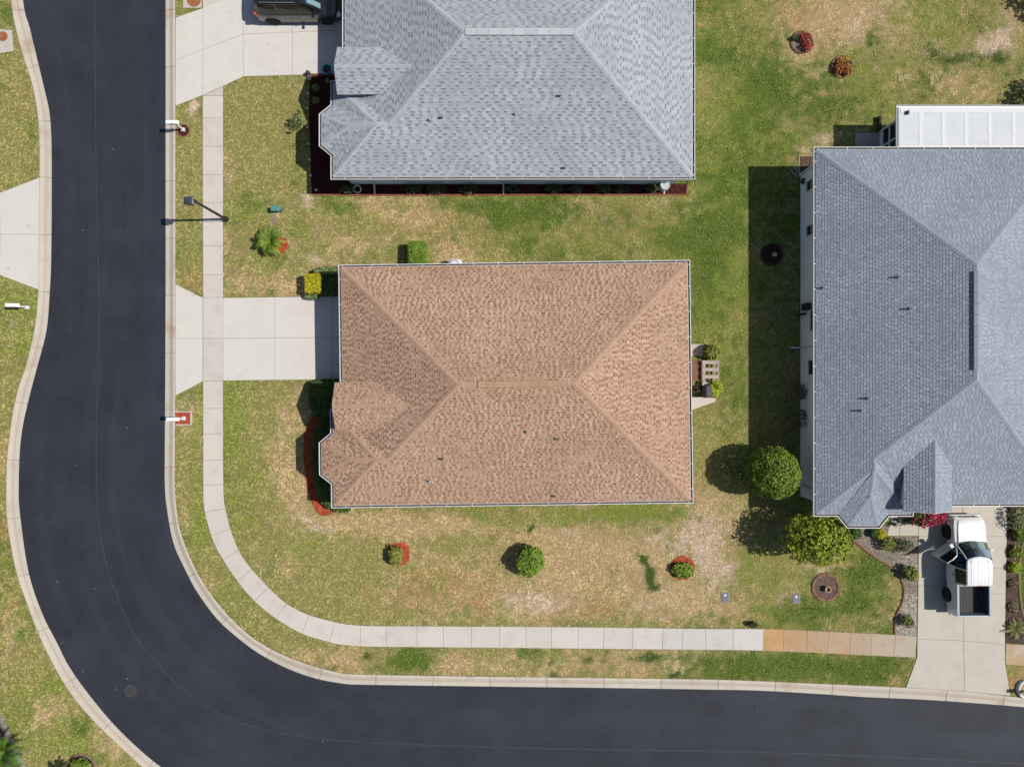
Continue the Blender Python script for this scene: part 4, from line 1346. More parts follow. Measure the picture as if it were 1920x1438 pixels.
def leaves(mb_name, C, Nm, size, cols, parent, aspect=.55, mat=None, fold=.15):
    n = len(C)
    Nm = Nm / (np.linalg.norm(Nm, axis=1, keepdims=True) + 1e-9)
    r = RNG.normal(size=(n, 3))
    t = np.cross(Nm, r)
    t /= np.linalg.norm(t, axis=1, keepdims=True) + 1e-9
    b = np.cross(Nm, t)
    s = size[:, None]
    up = Nm * s * fold
    v = np.stack([C - t * s, C + b * s * aspect + up, C + t * s, C - b * s * aspect + up], 1)
    off = ORG[parent.name] if parent is not None else Vector((0, 0, 0))
    v = v.reshape(-1, 3) - np.array(off)
    me = bpy.data.meshes.new(mb_name)
    fill(me, v, np.arange(4 * n).reshape(-1, 4))
    at = me.color_attributes.new('tint', 'FLOAT_COLOR', 'POINT')
    at.data.foreach_set('color', np.c_[np.repeat(cols, 4, axis=0), np.ones(4 * n)].astype(np.float32).ravel())
    me.materials.append(mat or m_leaf)
    o = bpy.data.objects.new(mb_name, me)
    COL.objects.link(o)
    o.parent = parent
    ORG[o.name] = off
    return o


def palette(pal, k, n, var=.2):
    p = np.array(pal)
    i = np.clip(k, 0, .999) * 2
    a = np.where((i < 1)[:, None], p[2] * (1 - i)[:, None] + p[0] * i[:, None], p[0] * (2 - i)[:, None] + p[1] * (i - 1)[:, None])
    return np.clip(a * RNG.uniform(1 - var, 1 + var, (n, 1)), 0, 1)


def lumps(D, k=14, seed=0, sharp=5):
    r = np.random.default_rng(seed)
    K = r.normal(size=(k, 3))
    K /= np.linalg.norm(K, axis=1, keepdims=True)
    return np.max(np.exp(sharp * (D @ K.T - 1)), axis=1)


def bush(name, label, cat, px, py, r, h, pal, n=900, leaf=.06, group=None, z0=.05, lump=.22, shell=.5, flat=1.0, stem=True, seed=None, gap=0.0, ht=None, foliage='foliage', skew=(0, 0), part_label=None):
    """a rounded plant: leaf clumps spread through an uneven ellipsoid over short stems; px, py mark its foot"""
    x, y = P(px, py, h * .5)
    t = thing(name, label, cat, x, y, z0, group)
    rx, ry = r if isinstance(r, tuple) else (r, r)
    D = RNG.normal(size=(n, 3))
    D /= np.linalg.norm(D, axis=1, keepdims=True)
    D[:, 2] = np.where(D[:, 2] < -.35, -D[:, 2], D[:, 2])
    sd = seed if seed is not None else int(abs(x * 13 + y * 7) * 10)
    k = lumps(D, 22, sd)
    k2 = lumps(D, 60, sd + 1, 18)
    if gap:
        m = (k2 > gap * RNG.uniform(.4, 1.3, n))
        D, k, k2 = D[m], k[m], k2[m]
        n = len(D)
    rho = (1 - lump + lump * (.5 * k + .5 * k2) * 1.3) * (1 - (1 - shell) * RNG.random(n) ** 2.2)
    hh = h / 2
    C = D * rho[:, None] * np.array((rx, ry, hh)) + np.array((x, y, z0 + hh * (1.02 if ht is None else ht)))
    C[:, 0] += skew[0] * (C[:, 2] - z0) / h
    C[:, 1] += skew[1] * (C[:, 2] - z0) / h
    C[:, 2] = np.maximum(C[:, 2], z0 + .02)
    Nm = D * .8 + RNG.normal(size=(n, 3)) * .55 + np.array((0, 0, .45))
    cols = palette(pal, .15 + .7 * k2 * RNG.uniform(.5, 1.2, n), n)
    leaves(foliage, C, Nm, RNG.uniform(.7, 1.3, n) * leaf, cols, t)
    if stem:
        mb = MB()
        rs = random.Random(sd)
        for i in range(6):
            a = 2 * PI * i / 6 + rs.uniform(-.3, .3)
            q = rs.uniform(.25, .55)
            mb.tube([(x, y, 0), (x + math.cos(a) * rx * q * .5, y + math.sin(a) * ry * q * .5, z0 + h * .35), (x + math.cos(a) * rx * q + skew[0] * .6, y + math.sin(a) * ry * q + skew[1] * .6, z0 + h * .72)], [.022 + .01 * h, .016 + .006 * h, .007], 5)
        mb.build('stem', m_bark, t)
    return t


def trimmed(name, label, cat, poly, h, pal, dens=260, leaf=.05, group=None, z0=.05, rnd=.12):
    """a clipped hedge: leaves over the top and sides of a plan outline, with woody stems inside"""
    k = (CAM_H - h * .75) / CAM_H                 # the outline was measured along the top
    poly = ccw([(p[0] * k, p[1] * k) for p in poly])
    xs = [p[0] for p in poly]
    ys = [p[1] for p in poly]
    cx, cy = sum(xs) / len(xs), sum(ys) / len(ys)
    t = thing(name, label, cat, cx, cy, z0, group)
    A_ = abs(area2(poly))
    n = int(A_ * dens * 3) + 40
    x = RNG.uniform(min(xs), max(xs), n * 2)
    y = RNG.uniform(min(ys), max(ys), n * 2)
    m = inside(poly, x, y)
    x, y = x[m][:n], y[m][:n]
    top = z0 + h + .05 * fbm(x, y, 2.5, 2, 3)
    # round the shoulder towards the edge
    e = np.full(len(x), 9.0)
    for i in range(len(poly)):
        a, b = np.array(poly[i - 1]), np.array(poly[i])
        d = b - a
        L = np.hypot(*d)
        e = np.minimum(e, ((x - a[0]) * -d[1] + (y - a[1]) * d[0]) / L)
    top -= rnd * np.clip(1 - e / rnd, 0, 1) ** 2
    z = top - RNG.random(len(x)) ** 2 * .16
    C1 = np.c_[x, y, z]
    N1 = RNG.normal(size=(len(x), 3)) * .5 + np.array((0, 0, 1))
    C2, N2 = [], []
    for i in range(len(poly)):
        a, b = np.array(poly[i - 1]), np.array(poly[i])
        d = b - a
        L = np.hypot(*d)
        k = int(L * h * dens * 1.2)
        s = RNG.random(k)
        zz = z0 + RNG.random(k) * (h - rnd * .6)
        nrm = np.array((d[1], -d[0])) / L
        o = RNG.normal(0, .03, k) - .02
        C2.append(np.c_[a[0] + d[0] * s + nrm[0] * o, a[1] + d[1] * s + nrm[1] * o, zz])
        N2.append(RNG.normal(size=(k, 3)) * .5 + np.array((*nrm, .3)))
    C = np.r_[C1, *C2]
    Nn = np.r_[N1, *N2]
    kk = .5 + .5 * fbm(C[:, 0] + C[:, 2], C[:, 1] - C[:, 2], 4, 3, 8)
    leaves('foliage', C, Nn, RNG.uniform(.7, 1.3, len(C)) * leaf, palette(pal, kk * RNG.uniform(.6, 1.3, len(C)), len(C)), t)
    mb = MB()
    rs = random.Random(4)
    for i in range(max(3, int(A_ * 3))):
        k = rs.randrange(len(x))
        mb.tube([(x[k] * .8 + cx * .2, y[k] * .8 + cy * .2, 0), (x[k] * .85 + cx * .15, y[k] * .85 + cy * .15, z0 + h * .75)], [.02, .008], 5)
    mb.build('stem', m_bark, t)
    return t


def frond_plant(name, label, cat, px, py, nf, L, pal, z0=.1, rise=.55, droop=.5, wid=.16, nl=16, stem_h=.25, group=None, lw=.022, a0=0):
    x, y = P(px, py)
    t = thing(name, label, cat, x, y, .05, group)
    if stem_h:
        MB().lathe(x, y, [(.11, .0), (.12, stem_h * .6), (.08, stem_h), (0, stem_h + .03)], 10).build('trunk', m_bark, t)
    rs = random.Random(int(px * 3 + py))
    for i in range(nf):
        a = a0 + 2 * PI * i / nf * 1.0 + rs.uniform(-.2, .2)
        k = rs.uniform(.75, 1.1)
        up = rise * rs.uniform(.6, 1.3)
        pts = []
        for j in range(nl + 1):
            s = j / nl
            d = L * k * (s - .12 * s * s)
            zz = z0 + stem_h + up * L * (s * 1.5 - 1.15 * s * s * (1 + droop * .4))
            pts.append(Vector((x + math.cos(a) * d, y + math.sin(a) * d, max(.09, zz))))
        mb = MB()
        c0 = rs.choice(pal)
        for j in range(1, nl + 1):
            p, q = pts[j - 1], pts[j]
            d = (q - p).normalized()
            s = d.cross(Vector((0, 0, 1))).normalized()
            w = wid * math.sin(PI * min(.97, .12 + .85 * j / nl)) * rs.uniform(.85, 1.1)
            for sg in (-1, 1):
                tip = q + s * sg * w + d * w * .7 - Vector((0, 0, w * .25))
                mb.add([q - d * lw, q + d * lw, tip], [(0, 1, 2)], jit(c0, .18, rs))
        mb.tube([pts[0], pts[len(pts) // 2], pts[-1]], [.014, .009, .003], 4, jit(c0, .1, rs), cap=False)
        mb.build('frond', m_leaf, t)
    return t


def chips(name, poly, dens, size, pal, parent, z=.06, mat=None, flat=.35, seed=1):
    """loose bits of bark or stone over a bed: many small angular pieces in one object"""
    r = np.random.default_rng(seed)
    xs = [p[0] for p in poly]
    ys = [p[1] for p in poly]
    n = int((max(xs) - min(xs)) * (max(ys) - min(ys)) * dens)
    x = r.uniform(min(xs), max(xs), n)
    y = r.uniform(min(ys), max(ys), n)
    m = inside(inset(poly, .03), x, y)
    x, y = x[m], y[m]
    n = len(x)
    a = r.uniform(0, 2 * PI, n)
    s = size * r.uniform(.6, 1.5, n)
    w = s * r.uniform(.35, .8, n)
    c, sn = np.cos(a), np.sin(a)
    h = s * flat
    tilt = r.uniform(-.4, .4, (n, 2))
    V = []
    for ux, uy, uz in ((-1, -.6, 0), (1, -.8, 0), (.8, .8, 0), (-.9, .7, 0), (0.05, .1, 1)):
        X, Y = ux * s, uy * w
        V.append(np.c_[x + X * c - Y * sn, y + X * sn + Y * c, z + uz * h + np.abs(X * tilt[:, 0]) * .4])
    v = np.stack(V, 1).reshape(-1, 3) - np.array(ORG[parent.name] if parent else (0, 0, 0))
    b = np.arange(n)[:, None] * 5
    f = np.concatenate([b + np.array(q) for q in ((0, 1, 4), (1, 2, 4), (2, 3, 4), (3, 0, 4))], 0)
    me = bpy.data.meshes.new(name)
    fill(me, v, f)
    p = np.array(pal)[r.integers(0, len(pal), n)] * r.uniform(.75, 1.25, (n, 1))
    at = me.color_attributes.new('tint', 'FLOAT_COLOR', 'POINT')
    at.data.foreach_set('color', np.c_[np.repeat(np.clip(p, 0, .85), 5, axis=0), np.ones(5 * n)].astype(np.float32).ravel())
    me.materials.append(mat or M('loose bits', tint=True, rough=.95, spec=.15))
    o = bpy.data.objects.new(name, me)
    COL.objects.link(o)
    o.parent = parent
    o['kind'] = 'stuff'
    return o


RED = [A(184, 82, 52), A(196, 98, 64), A(156, 60, 40), A(204, 112, 78)]
DRED = [A(82, 40, 35), A(64, 33, 31), A(98, 48, 40)]
DARKM = [A(86, 70, 60), A(108, 90, 76), A(66, 54, 48), A(128, 108, 92)]
STONE = [A(160, 150, 138), A(136, 128, 118), A(180, 172, 160), A(116, 106, 96), A(166, 152, 134)]
PALE = [A(214, 206, 194), A(190, 184, 172), A(164, 158, 148), A(200, 188, 172)]


def bed(name, poly, col, pal, dens, size, z=.062, cname='mulch', seed=1):
    mb = MB().prism(poly, -.05, z)
    o = struct(mb.build(name, M(name + ' soil ' + str(col[0])[:5], col, rough=1, grain=.3, gscale=18, spec=.1)))
    chips(cname, poly, dens, size, pal, o, z + .001, seed=seed)
    return o


def ring_edge(name, px, py, r, col, label, h=.13, w=.14, soil=None, pal=None, rough=.95):
    x, y = P(px, py)
    R = r / PXM
    t = thing(name, label, 'flower bed', x, y, 0)
    n = 8
    for k in range(n):            # cast edging poured in lengths
        a0, a1 = 2 * PI * (k + .012) / n, 2 * PI * (k + .988) / n
        aa = [a0 + (a1 - a0) * q / 6 for q in range(7)]
        poly = [(x + R * math.cos(a), y + R * math.sin(a)) for a in aa] + [(x + (R - w) * math.cos(a), y + (R - w) * math.sin(a)) for a in aa[::-1]]
        MB().slab(poly, h, .16, .0, .035).build('edging', col, t)
    d = [(x + (R - w * .8) * math.cos(2 * PI * k / 24), y + (R - w * .8) * math.sin(2 * PI * k / 24)) for k in range(24)]
    so = MB().prism(d, 0, .075).build('soil', M('bed soil ' + name + str(int(px)), soil or A(110, 92, 82), rough=1, grain=.3, gscale=20), t)
    chips('mulch', d, 900, .028, pal or DARKM, so, .076, seed=int(px))
    return t


def beds():
    bed('mulch_bed', MULCH_BROWN, A(150, 62, 40), RED, 900, .035, seed=2)
    bed('mulch_bed', MULCH_GREY, A(58, 31, 29), DRED, 700, .035, seed=3)
    bed('gravel_bed', GRAVEL, A(128, 116, 104), STONE, 1000, .030, cname='gravel', seed=4)
    chips('gravel', PL([(1676, 1189), (1680, 1150), (1690, 1130), (1692, 1112), (1719, 1112), (1718, 1192)]), 420, .034, PALE, None, .075, seed=5)
    chips('gravel', PL([(1670, 1058), (1685, 1076), (1719, 1080), (1719, 1040), (1690, 1040)]), 240, .034, PALE, None, .075, seed=6)
    bed('mulch_bed', MULCH_EAST, A(98, 80, 70), DARKM, 900, .032, seed=7)
    bed('mulch_bed', BED_SW, A(118, 96, 80), DARKM, 500, .035, seed=8)
    bed('soil_bed', BED_NE_WALL, A(120, 96, 78), DARKM, 600, .03, cname='soil', seed=9)
    for (px, py, r), nm in zip(RING, 'abc'):
        x, y = P(px, py)
        poly = [(x + r / PXM * (1 + .07 * math.sin(3 * k + px)) * math.cos(2 * PI * k / 20), y + r / PXM * (1 + .08 * math.cos(2.3 * k)) * math.sin(2 * PI * k / 20)) for k in range(20)]
        if nm == 'b':
            poly = PL([(728, 1024), (742, 1017), (758, 1016), (767, 1024), (768, 1046), (762, 1056), (745, 1062), (728, 1054)])
        bed('mulch_ring', poly, A(188, 88, 56), RED, 1100, .03, seed=int(px))
    bed('mulch_patch', MAIL_A, A(120, 50, 44), DRED, 900, .028, seed=21)
    bed('mulch_patch', MAIL_B, A(186, 84, 54), RED, 900, .028, seed=22)
    terr = M('terracotta concrete', A(160, 120, 94), rough=.9, col2=A(140, 104, 82), scale=4, grain=.12, gscale=40)
    ring_edge('round_flower_bed', 1502, 81, 22, M('brown edging', A(140, 108, 86), rough=.9, col2=A(120, 92, 76), scale=3, grain=.12), 'round brown-edged flower bed with bright red plants at its north side', soil=A(150, 134, 130), pal=[A(160, 144, 140), A(130, 112, 108)])
    ring_edge('round_flower_bed', 1578, 127, 22, M('grey brown edging', A(132, 112, 96), rough=.9, col2=A(150, 110, 70), scale=3, grain=.12), 'round edged flower bed filled with orange and yellow leaves', soil=A(110, 88, 80))
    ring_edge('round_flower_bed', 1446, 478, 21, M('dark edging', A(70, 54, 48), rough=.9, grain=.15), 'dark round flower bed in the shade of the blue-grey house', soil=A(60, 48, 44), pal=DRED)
    ring_edge('round_flower_bed', 1547, 1100, 27, terr, 'round terracotta-edged bed with an empty pot in its middle', soil=A(124, 104, 96), pal=[A(140, 116, 106), A(116, 96, 90), A(98, 82, 76)], w=.17)
    ring_edge('round_flower_bed', 154, 1441, 30, M('weathered edging', A(150, 124, 104), rough=.9, grain=.12), 'round edged bed at the bottom edge beside the road bend', soil=A(70, 58, 50))
    # long edgings: bricks or cast lengths laid end to end
    def edging(name, label, pts, h, w, mat, seg, cat='edging'):
        pts = smooth(PL(pts), 6)
        rr, s = resample(pts, .1)
        t = thing(name, label, cat, *rr[len(rr) // 2], 0)
        i = 0
        k = max(2, int(seg / .1))
        while i < len(rr) - 1:
            j = min(i + k, len(rr) - 1)
            q = rr[i:j + 1].copy()
            d = q[-2] - q[-1]
            q[-1] += d / (np.hypot(*d) + 1e-9) * .012
            MB().sweep(q, [(-w / 2, -.02), (w / 2, -.02), (w / 2, h * .75), (w * .25, h), (-w * .25, h), (-w / 2, h * .75)]).build('edging_length', mat, t)
            i = j
        return t
    edging('bed_edging', 'curved terracotta edging between the green lawn and the gravel bed', [(1580, 1002), (1597, 1011), (1610, 1021), (1625, 1033), (1640, 1044), (1655, 1053), (1668, 1061), (1678, 1070), (1686, 1081), (1692, 1095), (1693.5, 1110), (1690, 1130), (1681, 1148), (1677, 1165), (1676, 1188)], .13, .13, terr, .9)
    edging('bed_edging', 'curved pale brown edging round the dark east mulch bed', [(1940, 985), (1922, 1006), (1913, 1030), (1909, 1060), (1909.5, 1100), (1914, 1140), (1924, 1172), (1940, 1200)], .12, .13, M('tan edging', A(150, 130, 96), rough=.9, grain=.12), .9)
    edging('bed_edging', 'grey stone edging strip cutting the bottom left corner', [(-20, 1310), (-4, 1330), (10, 1362), (20, 1385), (30, 1405), (40, 1426), (50, 1450)], .12, .28, M('grey stone edging', A(160, 152, 146), rough=.95, col2=A(136, 128, 122), scale=3, grain=.14), .45)
    edging('bed_edging', 'thin brick-red edging along the south bed of the grey-roofed house', [(586, 366), (700, 367), (900, 366.5), (1100, 366), (1284, 366)], .11, .09, M('brick edging', A(176, 112, 86), rough=.9, col2=A(150, 88, 66), scale=3, grain=.15), .3)
    edging('bed_edging', 'short brick-red edging at the end of the south bed', [(1286, 364), (1288, 350), (1289, 340)], .11, .09, M('brick edging'), .3)
    edging('bed_edging', 'short brick edging between the north driveway and the dark mulch bed', [(582, 141.5), (600, 141.5), (618, 141.5), (634, 141.5)], .11, .12, M('brick edging'), .22)
    edging('bed_edging', 'white-painted edging round three sides of the red mailbox bed', [(330, 772), (345, 772), (358, 772), (359, 773), (359, 784), (359, 795), (358, 796), (345, 796), (330, 796)], .10, .07, M('whitewashed edging', A(226, 214, 204), rough=.8), .6)
    edging('bed_edging', 'tan eight-sided edging round the small mailbox bed', [(345 + 12 * math.cos(PI / 8 + k * PI / 4), 246 + 12 * math.sin(PI / 8 + k * PI / 4)) for k in range(9)], .10, .07, M('tan edging'), .27)
    edging('bed_edging', 'tan edging round the soil bed at the corner of the blue-grey house', [(1498, 326), (1497, 310), (1497, 294), (1498, 293), (1510, 293), (1530, 293)], .10, .08, M('buff edging', A(200, 168, 128), rough=.9, grain=.12), .5)


def planting():
    # ---- brown house
    trimmed('hedge', 'dark clipped hedge round the bay of the brown-roofed house', 'hedge', PL([(598, 789), (612, 786), (650, 800), (650, 940), (655, 958), (640, 961), (620, 955), (602, 940), (595, 922), (590, 888), (588, 858), (587, 826), (590, 808)]), .75, DKGREEN, leaf=.055, dens=230)
    trimmed('hedge', 'broad dark hedge beneath the brown house gable south of its driveway', 'hedge', PL([(584, 716), (600, 712), (650, 712), (650, 778), (610, 784), (590, 780), (580, 760), (580, 735)]), .85, DKGREEN, leaf=.07, dens=190, rnd=.25)
    trimmed('hedge', 'golden-yellow clipped cube hedge by the brown house driveway', 'hedge', PL([(573, 517), (577, 515), (600, 515), (602, 518), (602.5, 547), (600, 550), (576, 550), (573, 547)]), 1.0, GOLD, leaf=.05, dens=330, rnd=.1)
    trimmed('hedge', 'grey-green low hedge behind the golden cube hedge', 'hedge', PL([(588, 508), (594, 504), (606, 501), (636, 501), (650, 504), (650, 516), (590, 516)]), .7, SAGE, leaf=.055, dens=240)
    trimmed('low_hedge', 'small pale green strip of hedge overhanging the driveway edge', 'hedge', PL([(570, 553), (596, 552), (595, 561), (573, 561)]), .45, SAGE, leaf=.045, dens=280)
    bush('shrub', 'dark shrub in the shade between golden hedge and garage', 'shrub', 620, 536, .55, .8, DKGREEN, n=700, leaf=.07)
    trimmed('hedge', 'bright green clipped box hedge north of the brown-roofed house', 'hedge', PL([(766, 455), (796, 454), (797, 500), (766, 502)]), 1.0, GREEN, leaf=.055, dens=330, rnd=.09)
    frond_plant('sago_palm', 'spiky sago palm with long shadow beside an orange mulch ring', 'palm', 514, 458, 22, .98, [A(122, 146, 44), A(100, 128, 40), A(140, 156, 54), A(82, 110, 36)], rise=.8, wid=.17, nl=16, stem_h=.5, lw=.035)
    bush('shrub', 'small spiky shrub half covering a square orange mulch patch', 'shrub', 742, 1041, (.42, .58), .75, OLIVE, n=750, leaf=.075, lump=.4)
    bush('bush', 'round bright green bush alone on the dry south lawn', 'bush', 992, 1051, (.82, .84), 1.35, GREEN, n=2200, leaf=.085, lump=.3, shell=.55)
    bush('shrub', 'low green shrub with red mulch showing along its north side', 'shrub', 1279, 1069, (.66, .46), .5, GREEN, n=800, leaf=.075, lump=.4)
    bush('shrub', 'small dark weed clump at the pavement edge by the first rust-stained slab', 'weed', 1411, 1170, (.32, .17), .45, [A(70, 74, 44), A(96, 96, 60), A(50, 54, 34)], n=220, leaf=.05)
    for (x, y, r, lab) in ((1337, 660, .42, 'leafy plant at the north end of the brown house patio'), (1339, 729, .46, 'yellowish leafy plant at the south end of the brown house patio')):
        bush('patio_plant', lab, 'plant', x - 2, y, r, .9, LIME if y > 700 else OLIVE, n=650, leaf=.085, lump=.5, gap=.25)
    # ---- blue-grey house
    t = thing('round_tree', 'large dense dome-clipped tree beside the blue-grey house wall', 'tree', *P(1426, 878), .05)
    x, y = P(1426, 878)
    crown(t, (x + .02, y), (1.40, 1.40, 1.45), 1.85, [A(118, 140, 44), A(142, 162, 56), A(92, 114, 36)], 11500, .062, lump=.13, shell=.62)
    trunk(t, x, y, 1.3, .10, 6, 1.0)
    t = thing('loose_tree', 'loose yellow-green tree at the corner of the blue-grey house', 'tree', *P(1498, 994), .05)
    x, y = P(1498, 994)
    crown(t, (x, y), (1.76, 1.36, 1.08), 2.35, [A(142, 158, 38), A(170, 182, 52), A(110, 128, 32)], 6200, .082, lump=.42, shell=.3, gap=.12)
    trunk(t, x, y, 2.2, .09, 9, 1.4)
    bush('shrub', 'dark green shrub tucked under the bay corner of the blue-grey house', 'shrub', 1566, 978, (.7, .4), .6, GREEN, n=600, leaf=.06)
    for (px, py, r, h, pal, lab) in ((1603, 999, .34, .55, DKGREEN, 'small dark ball shrub directly below the bay of the blue-grey house'), (1650, 1001, .30, .55, GOLD, 'yellow ball shrub at the end of the front path'),
                                     (1637, 999, .24, .45, DKGREEN, 'dark ball shrub touching the yellow ball shrub'), (1662, 1018, .42, .7, OLIVE, 'olive green ball shrub in the middle of the gravel bed')):
        bush('ball_shrub', lab, 'shrub', px, py, r, h, pal, n=650, leaf=.045, lump=.1, group='ball shrubs in the gravel bed')
    bush('shrub', 'dark feathery shrub on the gravel beside the olive ball shrub', 'shrub', 1688, 1021, (.75, .4), .35, [A(96, 100, 66), A(124, 126, 90), A(74, 80, 50)], n=380, leaf=.07, lump=.6, gap=.3)
    bush('shrub', 'upright yellow-green shrub where the edging meets the driveway', 'shrub', 1705, 1074, (.42, .46), .8, [A(138, 148, 62), A(164, 172, 90), A(104, 116, 44)], n=520, leaf=.075, lump=.5, gap=.2)
    bush('shrub', 'small dark green shrub on the white gravel near the pavement', 'shrub', 1700, 1163, (.34, .36), .6, [A(110, 126, 56), A(140, 152, 82), A(82, 98, 40)], n=380, leaf=.06, lump=.5, gap=.2)
    t = bush('bougainvillea', 'bougainvillea with bright pink flowers in front of the white pickup', 'shrub', 1731, 966, (.95, .58), .9, [A(78, 100, 36), A(104, 124, 48), A(60, 78, 28)], n=1300, leaf=.07, lump=.45, gap=.15)
    x, y = P(1748, 971, .8)
    n = 520
    D = np.clip(RNG.normal(size=(n, 3)), -1.7, 1.7) * np.array((.36, .22, .14))
    C = D + np.array((x + .05, y, .82))
    C[:, 1] += .45 * (C[:, 0] - x) * .55
    leaves('blossom', C, RNG.normal(size=(n, 3)) + np.array((0, 0, 1.2)), RNG.uniform(.045, .085, n), palette([A(206, 40, 92), A(232, 84, 132), A(170, 22, 64)], RNG.random(n), n), t, .75)
    n = 200
    C = np.clip(RNG.normal(size=(n, 3)), -1.6, 1.6) * np.array((.20, .22, .13)) + np.array((*P(1722, 972, .7), .68))
    leaves('blossom', C, RNG.normal(size=(n, 3)) + np.array((0, 0, 1.)), RNG.uniform(.04, .07, n), palette([A(150, 40, 60), A(186, 70, 90), A(120, 26, 44)], RNG.random(n), n), t, .75)
    for (px, py, r, lab) in ((1496, 735, .42, 'wispy shrub against the grey wall below its south window'), (1495, 782, .55, 'larger wispy shrub against the grey wall above the dome-clipped tree')):
        bush('wall_shrub', lab, 'shrub', px, py, (r, r * 1.1), 1.1, [A(110, 112, 70), A(140, 140, 96), A(80, 84, 50)], n=320, leaf=.06, lump=.6, gap=.35, group='wispy shrubs along the grey wall')
    for i, (px, py, lab) in enumerate(((1673, 981, 'tiny potted plant standing alone on the front path'), (1680, 973, 'potted plant nearest the bay on the front path'), (1693, 975, 'middle potted plant of the row under the porch gutter'), (1708, 973, 'potted plant at the porch end of the row'))):
        x, y = P(px, py)
        t = thing('potted_plant', lab, 'potted plant', x, y, .078, 'potted plants on the front path')
        MB().lathe(x, y, [(.07, .078), (.10, .26), (.09, .26), (.08, .22), (0, .22)], 12).build('pot', M('dark pot', (.06, .05, .045)), t)
        k = 70
        leaves('foliage', RNG.normal(size=(k, 3)) * .07 + np.array((x, y, .34)), RNG.normal(size=(k, 3)) + np.array((0, 0, .6)), RNG.uniform(.03, .055, k), palette(DKGREEN, RNG.random(k), k), t)
    # ---- east bed
    for (px, py, r, h, pal, lab, gp) in ((1908, 972, (.6, .75), .9, SAGE, 'large grey-green shrub at the top of the east mulch bed', .2), (1914, 1000, .45, .6, GREEN, 'green shrub below the large grey-green one in the east bed', .1),
                                         (1904, 1034, .36, .45, OLIVE, 'olive tuft in the east bed level with the pickup mirror', .25), (1902, 1064, .30, .45, LIME, 'bright yellow-green tuft in the east bed beside the pickup roof', .1),
                                         (1898, 1094, .25, .2, [A(140, 120, 84), A(160, 140, 100), A(110, 96, 66)], 'low brownish plant in the east bed beside the pickup bed', .3), (1897, 1138, .28, .2, [A(136, 126, 96), A(166, 156, 124), A(106, 100, 72)], 'low pale weed in the east bed below the pickup bed', .3)):
        bush('bed_plant', lab, 'plant', px, py, r, h, pal, n=450, leaf=.065, lump=.5, gap=gp, group='plants in the east mulch bed')
    frond_plant('fern', 'spreading fern at the pavement end of the east mulch bed', 'fern', 1897, 1176, 11, .75, [A(150, 158, 84), A(126, 138, 66), A(104, 118, 52)], rise=.5, wid=.11, nl=10, stem_h=.08, lw=.03)
    # ---- south-west corner
    frond_plant('palm', 'low palm with broad green fronds in the bottom left corner', 'palm', 30, 1394, 17, 1.4, [A(86, 124, 30), A(112, 146, 40), A(66, 98, 24)], rise=.9, wid=.26, nl=13, stem_h=.7, lw=.05)
    bush('bush', 'round green bush inside the edged bed at the bottom edge', 'bush', 152, 1440, (.62, .55), .7, GREEN, n=800, leaf=.075, lump=.35)
    frond_plant('palm', 'slender palm added in the edged bed to cast the corner shadow', 'palm', 160, 1441, 16, .85, [A(86, 124, 36), A(108, 142, 44)], rise=.5, wid=.2, nl=12, stem_h=1.8, lw=.04)  # added mostly out of view, for the shadow it throws on the lawn
    # ---- north-east round beds
    CROT = [A(180, 104, 52), A(206, 138, 70), A(136, 104, 46)]
    bush('croton', 'red croton on the north side of the round bed nearer the grey house', 'plant', 1507, 71, (.34, .24), .45, [A(156, 62, 42), A(180, 92, 58), A(120, 104, 50)], n=230, leaf=.06, lump=.5, gap=.2)
    bush('croton', 'scarlet croton on the east side of the round bed nearer the grey house', 'plant', 1513, 87, (.30, .30), .45, [A(180, 62, 34), A(196, 90, 48), A(140, 100, 48)], n=230, leaf=.06, lump=.5, gap=.2)
    bush('croton', 'tiny dark shrub at the rim of the red-planted round bed', 'plant', 1488, 73, (.2, .15), .3, DKGREEN, n=90, leaf=.05, gap=.2)
    bush('croton', 'orange croton filling the west half of the second round bed', 'plant', 1573, 127, (.30, .36), .5, CROT, n=260, leaf=.06, lump=.5, gap=.2)
    bush('croton', 'orange-green croton in the east half of the second round bed', 'plant', 1587, 131, (.28, .34), .45, [A(176, 116, 44), A(200, 150, 66), A(128, 120, 44)], n=230, leaf=.06, lump=.5, gap=.2)
    bush('croton', 'yellow-tipped croton at the north rim of the second round bed', 'plant', 1581, 115, (.30, .18), .4, [A(190, 146, 40), A(206, 168, 60), A(140, 120, 40)], n=170, leaf=.06, lump=.5, gap=.2)
    # ---- north house
    for i, (px, py, r, pos) in enumerate(((652, 354, .45, 'beside the coiled hose'), (775, 353, .5, 'first east of the west downspout'), (818, 353, .6, 'fullest of the row'), (880, 354, .55, 'just west of the middle downspout'),
                                          (960, 352, .4, 'just east of the middle downspout'), (1037, 352, .52, 'second east of the middle downspout'), (1078, 353, .4, 'small, between two fuller shrubs'), (1130, 352, .5, 'third full shrub east of the middle downspout'), (1165, 353, .42, 'next to the third full shrub'), (1222, 352, .42, 'last before the sunlit mulch'))):
        bush('bed_shrub', 'sparse dark shrub by the pale green wall, ' + pos, 'shrub', px, py + 3, (r, r * .5), .5, [A(80, 92, 56), A(108, 118, 76), A(58, 68, 40)], n=260, leaf=.06, lump=.6, gap=.3, group='shrubs along the south wall of the grey-roofed house')
    for (px, py, r, lab) in ((592, 166, .22, 'small pale plant in dark mulch near the north driveway'), (593, 190, .22, 'small pale plant in dark mulch opposite the porch nook'), (615, 153, .12, 'tiny plant in dark mulch below the teal pot')):
        bush('bed_plant', lab, 'plant', px, py, r, .3, [A(150, 150, 92), A(176, 172, 112), A(116, 118, 66)], n=110, leaf=.05, gap=.2)
